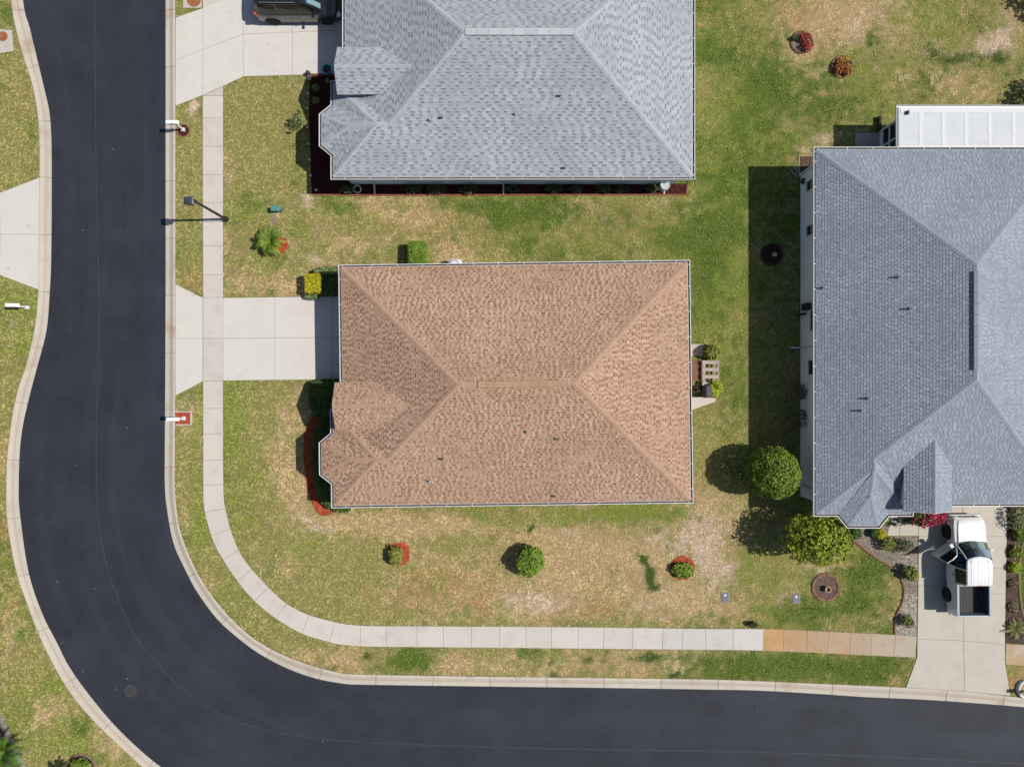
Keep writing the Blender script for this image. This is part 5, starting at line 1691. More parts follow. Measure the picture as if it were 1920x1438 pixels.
    bush('wispy_shrub', 'wispy grey-green shrub at the edge of the dark mulch bed', 'shrub', 561, 228, (.42, .42), 1.0, SAGE, n=300, leaf=.05, lump=.6, gap=.4)


def crown(t, xy, r, zc, pal, n, leaf, lump=.3, shell=.5, gap=0):
    D = RNG.normal(size=(n, 3))
    D /= np.linalg.norm(D, axis=1, keepdims=True)
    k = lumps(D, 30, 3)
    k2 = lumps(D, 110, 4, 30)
    if gap:
        m = k2 > gap * RNG.uniform(.3, 1.4, n)
        D, k, k2 = D[m], k[m], k2[m]
        n = len(D)
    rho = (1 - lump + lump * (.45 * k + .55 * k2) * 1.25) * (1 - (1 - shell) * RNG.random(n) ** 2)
    C = D * rho[:, None] * np.array(r) + np.array((*xy, zc))
    Nm = D * .8 + RNG.normal(size=(n, 3)) * .6 + np.array((0, 0, .35))
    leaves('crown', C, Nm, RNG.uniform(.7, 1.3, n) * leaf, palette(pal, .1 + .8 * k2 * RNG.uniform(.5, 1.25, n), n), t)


def trunk(t, x, y, h, r, nb, spread):
    mb = MB()
    mb.tube([(x, y, 0), (x + .03, y, h * .35), (x, y + .03, h * .7)], [r * 1.25, r, r * .8], 9)
    rs = random.Random(int(x * 10))
    for i in range(nb):
        a = 2 * PI * i / nb + rs.uniform(-.3, .3)
        mb.tube([(x, y + .02, h * rs.uniform(.55, .7)), (x + math.cos(a) * spread * .4, y + math.sin(a) * spread * .4, h * 1.0), (x + math.cos(a) * spread * .8, y + math.sin(a) * spread * .8, h * 1.35)], [r * .55, r * .35, r * .1], 6)
    mb.build('trunk', m_bark, t)


# ------------------------------------------------------------------ street furniture and garden things
def mailbox(px, py, label, dx=0.0, arch=True):
    x, y = P(px, py)
    t = thing('mailbox', label, 'mailbox', x, y, .05)
    MB().bevbox(x, y, .55, .11, .11, 1.1, .015).bevbox(x, y, .1, .2, .2, .2, .02).build('post', WHITE, t)
    MB().bevbox(x + dx, y, 1.06, .50, .09, .07, .012).tube([(x + .02, y, .7), (x - .2 + dx, y, 1.04)], .025, 6).build('arm', WHITE, t)
    L, w, h, z = .60, .20, .14, 1.10
    rings = []
    for xx in (-L / 2, L / 2):
        pts = [(x + dx + xx, y - w / 2, z), (x + dx + xx, y - w / 2, z + h)]
        for k in range(1, 8):
            a = PI - PI * k / 8
            pts.append((x + dx + xx, y + w / 2 * math.cos(a), z + h + w / 2 * math.sin(a)))
        pts += [(x + dx + xx, y + w / 2, z + h), (x + dx + xx, y + w / 2, z)]
        rings.append(pts)
    b = MB().loft(rings).build('box', M('white enamel', (.82, .82, .83), rough=.35, spec=.5), t)
    MB().bevbox(x + dx - L / 2 - .012, y, z + .11, .02, w * .92, .2, .008).bevbox(x + dx - L / 2 - .03, y, z + .16, .02, .05, .02, .004).build('door', M('white enamel'), b)
    MB().box(x + dx + .05, y - w / 2 - .012, z + .2, .02, .012, .16).box(x + dx + .05, y - w / 2 - .012, z + .28, .09, .012, .05).build('flag', M('red flag', (.45, .03, .03)), b)
    return t


def furniture():
    mailbox(345, 245, 'white mailbox in the small eight-sided mulch bed by the kerb', -.06)
    mailbox(346, 784, 'white mailbox in the square red mulch bed by the kerb', -.06)
    mailbox(53, 577, 'white mailbox on the grass across the road', -.02)
    mailbox(1926, 1293, 'white mailbox standing in the white ring planter past the truck driveway', .04)
    # ring planter round the last one
    x, y = P(1919, 1290)
    t = thing('ring_planter', 'low white oval ring planter at the kerb past the truck driveway', 'planter', x, y, .04)
    prof = [(1.0, .0), (1.0, .17), (.93, .22), (.80, .22), (.74, .17), (.74, .06)]
    MB().lathe(x, y, [(r, z + .04) for r, z in prof], 28, sx=.46, sy=.52).build('rim', WHITE, t)
    MB().lathe(x, y, [(.76, .05), (.76, .16), (0, .17)], 24, sx=.46, sy=.52).build('soil', M('pale planter soil', A(196, 170, 136), rough=1, grain=.2, gscale=20), t)
    # street lamp
    x, y = P(425, 412)
    t = thing('street_lamp', 'tall black street lamp beside the pavement', 'street lamp', x, y, .05)
    bl = M('black painted steel', (.02, .02, .022), rough=.45, spec=.4)
    MB().lathe(x, y, [(.15, .05), (.15, .25), (.11, .35), (.075, .5), (.06, 3.75), (.07, 3.8), (.11, 3.95)], 12).build('pole', bl, t)
    x2, y2 = x - .18, y - .06
    hd = MB()
    hd.bevbox(x2, y2, 4.27, .40, .40, .12, .03)
    hd.box(x2, y2, 4.365, .22, .22, .07)
    for sx in (-1, 1):
        for sy in (-1, 1):
            hd.box(x2 + sx * .13, y2 + sy * .13, 4.09, .025, .025, .26)
    hd.box(x2, y2, 3.95, .30, .30, .04)
    hd.build('lamp_head', M('blue black enamel', (.035, .042, .055), rough=.4, spec=.5), t)
    MB().box(x2, y2, 4.09, .235, .235, .24).build('lantern_glass', M('frosted lamp glass', (.42, .44, .45), rough=.3), t)
    # pedestal in the front lawn
    x, y = P(522, 395)
    t = thing('utility_pedestal', 'small dark teal utility pedestal on the north front lawn', 'utility box', x, y, .05)
    teal = M('teal plastic', (.035, .10, .10), rough=.5)
    MB().bevbox(x, y, .24, .50, .26, .42, .05).build('cabinet', teal, t)
    MB().bevbox(x, y, .48, .54, .30, .08, .03).build('lid', M('teal lid', (.07, .19, .19), rough=.45), t)
    x, y = P(513, 411)
    t = thing('valve_cover', 'round earth-brown valve cover in the grass below the teal pedestal', 'valve cover', x, y, .05)
    MB().lathe(x, y, [(.24, .0), (.24, .058), (.18, .066), (.17, .06), (0, .064)], 22).build('lid', M('earthy lid', A(160, 134, 112), rough=1, grain=.2, gscale=20), t)
    # meter boxes
    for px, py, lab in ((1359, 1119, 'grey meter box lid in the dry lawn left of the pair'), (1492, 1122, 'grey meter box lid in green lawn beside the terracotta-edged bed')):
        x, y = P(px, py)
        t = thing('meter_box', lab, 'meter box', x, y, .05, 'ground boxes along the pavement lawn')
        MB().slab([(x - .23, y - .27), (x + .23, y - .27), (x + .23, y + .27), (x - .23, y + .27)], .085, .1, 0, .02).build('frame', M('grey box concrete', A(148, 146, 150), rough=.8, grain=.1), t)
        MB().slab([(x - .17, y - .20), (x + .17, y - .20), (x + .17, y + .20), (x - .17, y + .20)], .097, .05, 0, .012).build('lid', M('grey plastic lid', A(126, 128, 138), rough=.55), t)
        MB().lathe(x - .01, y + .13, [(.05, .096), (.05, .11), (0, .115)], 12).build('cap', M('white cap', (.85, .85, .85), rough=.3), t)
    # rust-stained lids
    for px, py, r, lab in ((7, 70, .27, 'rusty round lid on a concrete pad at the north-west corner'), (365, 2, .38, 'rusty round lid on a square pad by the north driveway')):
        x, y = P(px, py)
        t = thing('manhole', lab, 'manhole', x, y, .07)
        MB().lathe(x, y, [(r, .05), (r, .085), (r - .04, .09), (r - .05, .082)], 28).build('frame', M('rusty iron', A(172, 108, 70), rough=.9, grain=.15), t)
        MB().lathe(x, y, [(r - .05, .06), (r - .05, .088), (r * .5, .09), (r * .48, .085), (0, .088)], 28).build('lid', M('rusty lid', A(190, 122, 80), rough=.9, col2=A(160, 96, 62), scale=6, grain=.15), t)
    # bird feeder pole
    x, y = P(572, 238)
    t = thing('bird_feeder', 'thin bird feeder pole with hanging feeders by the dark mulch bed', 'bird feeder', x, y, .05)
    MB().tube([(x, y, 0), (x, y, 1.5)], .018, 6).tube([(x, y, 1.45), (x + .05, y + .2, 1.6), (x + .05, y + .34, 1.45)], .012, 5).tube([(x, y, 1.45), (x + .05, y - .2, 1.6), (x + .05, y - .34, 1.45)], .012, 5).build('pole', bl, t)
    for s in (-1, 1):
        MB().lathe(x + .05, y + s * .34, [(.05, 1.14), (.05, 1.36), (.08, 1.38), (0, 1.46)], 10).build('feeder', M('dark feeder', (.05, .045, .04)), t)
    # pot, edging ornament by the north drive
    x, y = P(617, 137)
    t = thing('flower_pot', 'teal glazed pot at the edge of the north driveway', 'pot', x, y, .08)
    MB().lathe(x, y, [(.16, .08), (.24, .34), (.27, .50), (.23, .50), (.20, .40), (0, .40)], 18).build('body', M('teal glaze', (.02, .26, .34), rough=.35), t)
    MB().lathe(x, y, [(.2, .41), (0, .42)], 14).build('soil', M('pot soil', (.05, .04, .03)), t)
    x, y = P(580, 141)
    t = thing('garden_ornament', 'small dark ornament at the corner of the brick edging', 'ornament', x, y, .06)
    MB().lathe(x, y, [(.12, .05), (.13, .2), (.08, .3), (.10, .38), (.05, .46), (0, .48)], 12).build('figure', M('dark ornament', (.05, .045, .045)), t)
    MB().bevbox(x + .02, y - .22, .12, .22, .2, .16, .03).build('stone', M('pale ornament stone', (.4, .36, .32)), t)
    # path lights
    for i, (px, py) in enumerate(((581, 180), (579, 208), (579.5, 243), (581.6, 274), (583.3, 304), (585.6, 333), (596, 360))):
        x, y = P(px, py)
        where = ('nearest the north driveway', 'beside the porch nook', 'beside the wispy shrub', 'opposite the bay front', 'at the south end of the bay', 'level with the corner eave', 'at the south corner of the bed')[i]
        t = thing('path_light', 'small white stake light in the dark mulch, ' + where, 'path light', x, y, .06, 'stake lights along the mulch bed')
        MB().tube([(x, y, 0), (x, y, .3)], .012, 5).build('stake', DARK, t)
        MB().lathe(x, y, [(.03, .28), (.06, .34), (.06, .37), (0, .39)], 10).build('lamp_cap', M('grey white cap', (.55, .55, .55)), t)
    # hose coil, air conditioner, far bits
    x, y = P(671, 356)
    t = thing('hose_coil', 'coiled pale garden hose beside the west downspout', 'hose', x, y, .06)
    mb = MB()
    for k in range(3):
        mb.tube([(x + (.21 - .03 * (k % 2)) * math.cos(a * PI / 12), y + (.21 - .03 * (k % 2)) * math.sin(a * PI / 12), .10 + .04 * k) for a in range(25)], .026, 6, cap=False)
    mb.build('hose', M('pale hose', (.5, .5, .47), rough=.5), t)
    x, y = P(1243, 352)
    t = thing('condenser_fan', 'grey round vent drum near the end of the south wall bed', 'vent', x, y, .06)
    MB().lathe(x, y, [(.28, .06), (.28, .5), (.24, .55), (.2, .52), (0, .52)], 20).build('drum', M('grey drum', (.38, .40, .42), rough=.5), t)
    x, y = P(855, 496.5)
    t = thing('air_conditioner', 'white rounded unit peeking out behind the brown roof', 'air conditioner', x, y, .05)
    MB().bevbox(x, y - .12, .45, .74, .62, .8, .12).build('casing', WHITE, t)
    MB().lathe(x, y - .14, [(.26, .82), (.26, .87), (.22, .87), (.2, .84), (0, .84)], 20).build('fan_grille', M('grey grille', (.3, .3, .3)), t)
    # pinwheel in the shaded bed
    x, y = P(1446, 480)
    t = thing('pinwheel', 'white pinwheel stake in the dark round bed', 'pinwheel', x, y, .07)
    MB().tube([(x, y, 0), (x, y, .5)], .012, 5).build('stake', WHITE, t)
    for k in range(5):
        a = k * 2 * PI / 5
        c = (x, y, .5)
        MB().add([c, (x + .16 * math.cos(a), y + .16 * math.sin(a), .5), (x + .13 * math.cos(a + .6), y + .13 * math.sin(a + .6), .56), (x + .05 * math.cos(a + .6), y + .05 * math.sin(a + .6), .52)], [(0, 1, 2, 3), (3, 2, 1, 0)]).build('vane', M('white vane', (.8, .8, .8)), t)
    # empty pot in the terracotta bed
    x, y = P(1548, 1102)
    t = thing('empty_pot', 'empty round pot in the middle of the terracotta-edged bed', 'pot', x, y, .08)
    MB().lathe(x, y, [(.12, .08), (.15, .28), (.17, .30), (.17, .36), (.125, .36), (.11, .2), (0, .2)], 20).build('body', M('clay pot', A(196, 168, 130), rough=.9, grain=.1), t)
    # stepping stones on the north-east lawn
    for i, (px, py, w, h, lab) in enumerate(((1688, 149, .34, .34, 'west square paver of the pair in the north-east lawn'), (1699, 146, .36, .28, 'east paver touching the other paver in the north-east lawn'), (1746, 150, .24, .66, 'long single paver on the north-east lawn'))):
        x, y = P(px, py)
        o = MB().slab([(x - w / 2, y - h / 2), (x + w / 2, y - h / 2), (x + w / 2, y + h / 2), (x - w / 2, y + h / 2)], .085, .08, 0, .015).build('paver', M('mossy paver', A(182, 170, 122), rough=.95, col2=A(160, 150, 104), scale=5, grain=.15), loc=(x, y, .05))
        tag(o, lab, 'paver', 'pavers sunk in the north-east lawn')
    # planks by the house corner
    for i, (a, b, lab) in enumerate((((1480, 319), (1491, 331), 'outer grey plank lying at the corner of the blue-grey house'), ((1487, 314), (1494, 324), 'inner grey plank lying at the corner of the blue-grey house'))):
        p, q = np.array(P(*a)), np.array(P(*b))
        c = (p + q) / 2
        d = q - p
        o = MB().bevbox(c[0], c[1], .1, np.hypot(*d), .09, .05, .008, math.atan2(d[1], d[0])).build('plank', M('weathered plank', (.22, .20, .18), rough=.95, grain=.2), loc=(c[0], c[1], .07))
        tag(o, lab, 'plank', 'planks at the house corner')
    x, y = P(1645, 234)
    t = thing('trough_planter', 'narrow black trough planter beside the lanai step', 'planter', x, y, .05)
    MB().bevbox(x, y, .2, .13, .75, .3, .02).build('box', DARK, t)
    MB().bevbox(x, y, .345, .09, .69, .02, .005).build('soil', M('trough soil', (.03, .025, .02)), t)
    # patio things behind the brown house
    x, y = P(1332, 698)
    t = thing('slatted_bench', 'whitewashed slatted bench on the brown house patio', 'bench', x, y, .05)
    wood = M('whitewashed wood', A(206, 192, 186), rough=.85, grain=.1, col2=A(186, 170, 162), scale=5)
    for k in range(4):
        MB().bevbox(*P(1331, 679.5 + 13.4 * k, .45), .45, .86, .19, .04, .008).build('slat', wood, t)
    for px in (1319.5, 1339.5, 1347):
        a = P(px, 699, .43)
        MB().bevbox(a[0], a[1], .432, .13 if px < 1330 else .07, 1.34, .05, .008).build('rail', wood, t)
    for px in (1321, 1345):
        for py in (682, 716):
            a = P(px, py, .2)
            MB().box(a[0], a[1], .23, .07, .07, .36).build('leg', wood, t)
    x, y = P(1306, 694)
    t = thing('timber_deck', 'low brown timber deck against the brown house', 'deck', x, y, .05)
    brown = M('brown timber', A(158, 118, 92), rough=.9, col2=A(130, 94, 74), scale=6, grain=.15)
    for k in range(7):
        a = P(1306, 677 + 5.7 * k, .2)
        MB().bevbox(a[0] - .12, a[1], .2, .92, .155, .05, .006).build('board', brown, t)
    for px in (1298, 1314):
        a = P(px, 694)
        MB().box(a[0] - .1, a[1], .11, .1, 1.1, .13).build('joist', brown, t)
    x, y = P(1320, 734)
    t = thing('barbecue', 'covered dark grey barbecue beside the slatted bench', 'barbecue', x, y, .05)
    MB().bevbox(x, y, .5, .42, .62, .8, .07).build('cover', M('charcoal cover', (.07, .065, .075), rough=.8), t)
    MB().bevbox(x, y, .95, .34, .54, .12, .05).build('hood', M('charcoal cover'), t)
    x, y = P(1304, 729)
    t = thing('plant_pot', 'dark leafy pot plant between the deck and the barbecue', 'potted plant', x, y, .05)
    MB().lathe(x, y, [(.14, .05), (.19, .36), (.16, .36), (.15, .3), (0, .3)], 14).build('pot', M('dark pot'), t)
    k = 130
    leaves('foliage', RNG.normal(size=(k, 3)) * .13 + np.array((x, y, .5)), RNG.normal(size=(k, 3)) + np.array((0, 0, .6)), RNG.uniform(.04, .07, k), palette([A(110, 80, 66), A(140, 104, 84), A(84, 60, 52)], RNG.random(k), k), t)


# ------------------------------------------------------------------ vehicles (built nose towards +y, then turned)
def wheel(t, x, y, r, w, rimmat, side, spokes=5):
    ty = MB()
    n = 28
    prof = [(-w / 2, r * .66), (-w / 2, r * .93), (-w * .36, r), (w * .36, r), (w / 2, r * .93), (w / 2, r * .66)]
    ty.loft([[(x + a, y + q * math.cos(2 * PI * k / n), r + q * math.sin(2 * PI * k / n)) for k in range(n)] for a, q in prof])
    wh = bpy.data.objects.new('wheel', None)
    COL.objects.link(wh)
    wh.parent = t
    ORG[wh.name] = Vector((0, 0, 0))
    ty.build('tyre', M('tyre rubber', (.018, .018, .019), rough=.85), wh, world=False)
    rm = MB()
    xo = x + side * w * .40
    prof = [(xo - side * .05, r * .68), (xo + side * .012, r * .66), (xo + side * .012, r * .58), (xo - side * .05, r * .55)]
    rm.loft([[(a, y + q * math.cos(2 * PI * k / n), r + q * math.sin(2 * PI * k / n)) for k in range(n)] for a, q in prof], cap=False)
    rm.loft([[(a, y + q * math.cos(2 * PI * k / n), r + q * math.sin(2 * PI * k / n)) for k in range(n)] for a, q in ((xo - side * .06, r * .6), (xo - side * .055, r * .05))], col=None)
    for k in range(spokes):
        a = 2 * PI * k / spokes + .3
        c, s = math.cos(a), math.sin(a)
        vs = []
        for q, hw in ((r * .1, .03), (r * .6, .045)):
            for sg in (-1, 1):
                for dx in (-.03, .01):
                    vs.append((xo + side * dx, y + q * c - sg * hw * s, r + q * s + sg * hw * c))
        rm.add(vs, [(0, 1, 3, 2), (4, 6, 7, 5), (0, 4, 5, 1), (2, 3, 7, 6), (1, 5, 7, 3), (0, 2, 6, 4)])
    rm.build('rim', rimmat, wh, world=False)


def ringx(y, hw, z0, zt, crown=.03, sh=.16, tum=.93):
    """a body cross-section at y: half width, underside, top"""
    L = [(-hw * .96, z0), (-hw, z0 + .06), (-hw, z0 + (zt - z0) * .45), (-hw * .985, zt - sh), (-hw * tum, zt - sh * .25), (-hw * .78, zt), (-hw * .35, zt + crown * .8)]
    return [(x, y, z) for x, z in L] + [(0, y, zt + crown)] + [(-x, y, z) for x, z in L[::-1]]


def yz_panel(mb, x0, x1, poly):
    n = len(poly)
    if area2(poly) < 0:
        poly = poly[::-1]
    vs = [(x0, a, b) for a, b in poly] + [(x1, a, b) for a, b in poly]
    mb.add(vs, [tuple(range(n)), tuple(range(2 * n - 1, n - 1, -1))] + [(i, n + i, n + (i + 1) % n, (i + 1) % n) for i in range(n)])


def arch(yc, r, z, n=10, up=True):
    return [(yc + r * math.cos(PI * k / n), z + r * math.sin(PI * k / n)) for k in range(n + 1)]


def pickup():
    x, y = 24.57, -9.78
    t = thing('pickup_truck', 'white pickup with its driver door open on the driveway', 'pickup truck', x, y, .08, rz=math.radians(.6))
    wht = M('white car paint', (.57, .57, .565), rough=.22, spec=.5, coat=.6)
    dk = M('black plastic', (.015, .015, .016), rough=.55)
    gy = M('grey trim', (.20, .21, .23), rough=.6)
    gl = glass('tinted vehicle glass', (.10, .165, .17), .0)
    B = lambda mb, n, m, par=t, s=False: mb.build(n, m, par, s, world=False)
    FA, RA = 1.72, -1.68
    # front end
    mb = MB()
    rings = []
    for yy, hw, z0, zt in ((2.60, .70, .52, .84), (2.56, .78, .48, .90), (2.44, .86, .42, .97), (FA + .47, .905, .38, 1.02), (FA + .38, .91, .66, 1.03), (FA + .2, .915, .80, 1.05), (FA - .2, .915, .80, 1.09), (FA - .38, .915, .66, 1.11), (FA - .47, .91, .38, 1.12), (1.16, .91, .38, 1.13)):
        rings.append(ringx(yy, hw, z0, zt, .035))
    mb.loft(rings)
    B(mb, 'body', wht, s=False)
    mb = MB()
    hrings = []
    for yy, hw, z in ((2.47, .60, .985), (2.30, .66, 1.035), (1.9, .70, 1.085), (1.42, .72, 1.135), (1.28, .70, 1.145)):
        hrings.append([(-hw, yy, z), (-hw * .97, yy, z + .022), (-hw * .5, yy, z + .045), (0, yy, z + .052), (hw * .5, yy, z + .045), (hw * .97, yy, z + .022), (hw, yy, z)])
    mb.loft(hrings)
    B(mb, 'hood', wht)
    mb = MB()
    mb.bevbox(0, 2.60, .50, 1.66, .16, .24, .05)
    B(mb, 'bumper', M('bumper grey white', (.62, .62, .62), rough=.4))
    mb = MB()
    mb.bevbox(0, 2.60, .76, 1.0, .05, .18, .02)
    B(mb, 'grille', dk)
    for s in (-1, 1):
        B(MB().bevbox(s * .66, 2.53, .80, .30, .16, .16, .04, rz=-s * .35), 'headlight', M('lamp lens', (.55, .57, .6), rough=.1, spec=.6))
    # cab floor, interior
    B(MB().box(0, .13, .50, 1.66, 2.06, .22), 'floor', M('dark carpet', (.03, .03, .034), rough=1))
    mb = MB().bevbox(0, 1.10, 1.0, 1.60, .42, .28, .06).box(.12, 1.06, 1.146, .5, .12, .01).box(-.3, 1.12, 1.148, .2, .08, .012)
    B(mb, 'dashboard', M('grey dashboard', (.10, .12, .125), rough=.7))
    B(MB().box(.10, 1.02, 1.155, .34, .14, .012).box(-.25, .99, 1.153, .14, .10, .01).box(.16, 1.2, 1.153, .12, .12, .012), 'papers', M('paper', (.75, .75, .74)))
    seat = M('blue grey seat fabric', (.07, .11, .17), rough=.9)
    for s in (-1, 1):
        B(MB().bevbox(s * .40, .40, .72, .58, .56, .26, .07).bevbox(s * .40, .06, 1.05, .56, .18, .62, .06).bevbox(s * .40, .04, 1.45, .28, .12, .18, .04), 'seat', seat)
    B(MB().tube([(-.40 + .19 * math.cos(a * PI / 8), .82 + .10 * math.sin(a * PI / 8), 1.02 + .15 * math.sin(a * PI / 8)) for a in range(17)], .016, 6, cap=False).tube([(-.40, .95, .95), (-.40, .82, 1.02)], .03, 6), 'steering_wheel', dk)
    # sides: right door side, left rear quarter, sills
    mb = MB()
    yz_panel(mb, .84, .91, [(1.16, .38), (1.16, 1.12), (-.90, 1.12), (-.90, .38)])
    B(mb, 'side_panel', wht)
    mb = MB()
    yz_panel(mb, -.91, -.84, [(.05, .38), (.05, 1.12), (-.90, 1.12), (-.90, .38)])
    B(mb, 'side_panel', wht)
    B(MB().box(-.87, .6, .42, .08, 1.1, .10), 'sill', gy)
    B(MB().bevbox(-.925, -.42, 1.0, .02, .16, .05, .006), 'door_handle', dk)
    # roof, pillars, glass
    mb = MB()
    rr = []
    for yy, hw, z in ((.70, .60, 1.735), (.62, .655, 1.775), (.2, .69, 1.80), (-.5, .69, 1.80), (-.80, .675, 1.785), (-.86, .66, 1.74)):
        cv = .15 if yy > .6 else 0.0
        rr.append([(-hw, yy, z - .06), (-hw, yy, z - .015), (-hw * .94, yy, z + .02), (-hw * .5, yy, z + .045), (0, yy, z + .05), (hw * .5, yy, z + .045), (hw * .94, yy, z + .02), (hw, yy, z - .015), (hw, yy, z - .06)])
        rr[-1] = [(a_, b_ - cv * (a_ / hw) ** 2, c_) for a_, b_, c_ in rr[-1]]
    mb.loft(rr)
    rf = B(mb, 'cab_roof', wht)
    for k in range(6):
        xx = -.45 + .18 * k
        B(MB().bevbox(xx, -.1, 1.838 + .009 * (1 - abs(xx) / .45), .05, 1.2, .022, .009), 'roof_rib', M('rib paint', (.70, .70, .70), rough=.3), rf)
    B(MB().box(0, -.845, 1.80, .3, .02, .03), 'brake_light', M('red lens', (.35, .02, .02), rough=.2), rf)
    mb = MB()
    for s in (-1, 1):
        mb.tube([(s * .84, 1.24, 1.11), (s * .745, .91, 1.45), (s * .66, .57, 1.755)], .030, 6)
        mb.tube([(s * .885, -.02, 1.11), (s * .68, -.04, 1.76)], .045, 6)
        mb.tube([(s * .885, -.86, 1.11), (s * .67, -.82, 1.76)], .05, 6)
    B(mb, 'pillar', wht)
    mb = MB()
    nn = 8
    for i in range(nn + 1):
        u = -1 + 2 * i / nn
        mb.v += [(u * .81, 1.46 - .22 * u * u, 1.135), (u * .735, 1.10 - .19 * u * u, 1.46), (u * .645, .72 - .15 * u * u, 1.765)]
    for i in range(nn):
        for j in range(2):
            mb.f.append((i * 3 + j, i * 3 + 3 + j, i * 3 + 4 + j, i * 3 + 1 + j))
            mb.c.append(None)
    B(mb, 'windshield', gl)
    mb = MB()
    for i in range(nn + 1):
        u = -1 + 2 * i / nn
        mb.v += [(u * .84, 1.52 - .25 * u * u, 1.150), (u * .815, 1.42 - .22 * u * u, 1.185)]
    for i in range(nn):
        mb.f.append((i * 2, i * 2 + 2, i * 2 + 3, i * 2 + 1))
        mb.c.append(None)
    mb.tube([(-.1, 1.40, 1.19), (.35, 1.33, 1.205), (.7, 1.22, 1.2)], .012, 5).tube([(-.6, 1.29, 1.19), (-.2, 1.32, 1.215), (.2, 1.28, 1.215)], .012, 5)
    B(mb, 'wiper_cowl', M('grey cowl', (.16, .17, .19), rough=.6))
    pn = M('dark tinted glass', (.012, .014, .014), rough=.06, spec=.6)
    pv = lambda y0, y1, s: [(s * .892, y0, 1.14), (s * .892, y1, 1.14), (s * .705, y1 + .01, 1.72), (s * .705, y0 - .02, 1.72)]
    B(MB().add(pv(-.09, -.78, -1), [(0, 1, 2, 3)]), 'side_window', pn)
    B(MB().add(pv(-.09, -.78, 1), [(0, 1, 2, 3)]), 'side_window', pn)
    B(MB().add([(.892, 1.10, 1.14), (.892, .05, 1.14), (.70, .03, 1.74), (.70, .60, 1.72)], [(0, 1, 2, 3)]), 'side_window', pn)
    B(MB().box(0, -.95, .50, 1.5, .3, .2).box(0, -1.75, .5, 1.1, 1.7, .16), 'chassis', dk)
    mb = MB()
    mb.box(0, -.885, .85, 1.72, .05, .56)
    B(mb, 'cab_back', wht)
    B(MB().add([(-.80, -.895, 1.13), (.80, -.895, 1.13), (.62, -.845, 1.74), (-.62, -.845, 1.74)], [(0, 1, 2, 3)]), 'rear_window', pn)
    # load bed
    z0, z1 = .46, 1.30
    for s in (-1, 1):
        mb = MB()
        poly = [(-.906, .45)] + arch(RA, .43, .42)[::1] + [(-2.60, .47), (-2.60, z1), (-.906, z1)]
        yz_panel(mb, s * .915, s * .80, poly)
        B(mb, 'bed_side', wht)
    mb = MB()
    for s in (-1, 1):
        mb.bevbox(s * .858, -1.765, z1 + .012, .13, 1.70, .035, .012)
    mb.bevbox(0, -.965, z1 - .02, 1.60, .06, .04, .01)
    B(mb, 'bed_rail', M('blue grey rail cap', (.27, .30, .34), rough=.5))
    mb = MB().box(0, -1.76, .66, 1.59, 1.62, .05)
    for k in range(9):
        mb.box(-.68 + .17 * k, -1.76, .69, .07, 1.58, .02)
    mb.box(-.795 + .008, -1.76, .95, .015, 1.62, .60).box(.787, -1.76, .95, .015, 1.62, .60).box(0, -.962, .98, 1.58, .02, .60)
    mb.bevbox(-.70, RA, .78, .18, .7, .22, .05).bevbox(.70, RA, .78, .18, .7, .22, .05)
    B(mb, 'bed_liner', M('charcoal bed liner', (.055, .056, .058), rough=.9, grain=.15, gscale=20))
    B(MB().bevbox(0, -2.60, .92, 1.60, .07, .76, .02), 'tailgate', M('tailgate grey', (.42, .45, .50), rough=.4))
    B(MB().bevbox(0, -2.70, .50, 1.72, .16, .16, .04), 'bumper', M('chrome grey', (.4, .41, .42), rough=.3, metal=.8))
    for s in (-1, 1):
        B(MB().bevbox(s * .87, -2.60, .92, .09, .06, .34, .015), 'tail_light', M('red lens'))
        B(MB().bevbox(s * 1.03, .92, 1.16, .24, .12, .19, .04).tube([(s * .88, .93, 1.10), (s * .98, .93, 1.14)], .03, 6), 'mirror', wht) if s > 0 else None
    for s in (-1, 1):
        for yy in (FA, RA):
            wheel(t, s * .815, yy, .375, .25, M('alloy grey', (.30, .30, .31), rough=.35, metal=.6), s)
    # driver door, swung open
    hx, hy = -.89, 1.12
    a = math.radians(-90 - 56)
    d = Vector((math.cos(a), math.sin(a), 0))
    n_in = Vector((-d.y, d.x, 0))
    pt = lambda u, o, z: (hx + d.x * u + n_in.x * o, hy + d.y * u + n_in.y * o, z)
    Ld = 1.10

    def dbox(mb, u0, u1, o0, o1, zz0, zz1):
        vs = [pt(u, o, z) for z in (zz0, zz1) for u, o in ((u0, o0), (u1, o0), (u1, o1), (u0, o1))]
        mb.add(vs, [(3, 2, 1, 0), (4, 5, 6, 7), (0, 1, 5, 4), (1, 2, 6, 5), (2, 3, 7, 6), (3, 0, 4, 7)])
    mb = MB()
    dbox(mb, 0.02, Ld, -.03, .03, .42, 1.12)
    do = B(mb, 'door', wht)
    do['label'] = 'open driver door with window frame'
    mb = MB()
    dbox(mb, .06, Ld - .05, .03, .085, .48, 1.08)
    dbox(mb, .3, Ld - .2, .085, .13, .80, .88)
    dbox(mb, .05, Ld - .03, .0, .06, 1.10, 1.135)
    B(mb, 'door_trim', M('door trim grey', (.24, .23, .22), rough=.8), do)
    B(MB().tube([pt(.0, .0, 1.12), pt(.16, .08, 1.42), pt(.42, .18, 1.70), pt(.75, .20, 1.75), pt(1.06, .20, 1.74), pt(1.10, .04, 1.12)], .026, 6, cap=True), 'window_frame', wht, do)
    B(MB().add([pt(.10, .02, 1.13), pt(1.07, .03, 1.13), pt(1.04, .19, 1.72), pt(.74, .19, 1.73), pt(.43, .17, 1.68), pt(.2, .09, 1.42)], [(0, 1, 2, 3, 4, 5)]), 'window_glass', gl, do)
    mb = MB()
    dbox(mb, .10, .26, -.26, -.05, 1.06, 1.26)
    B(mb, 'mirror', wht, do)


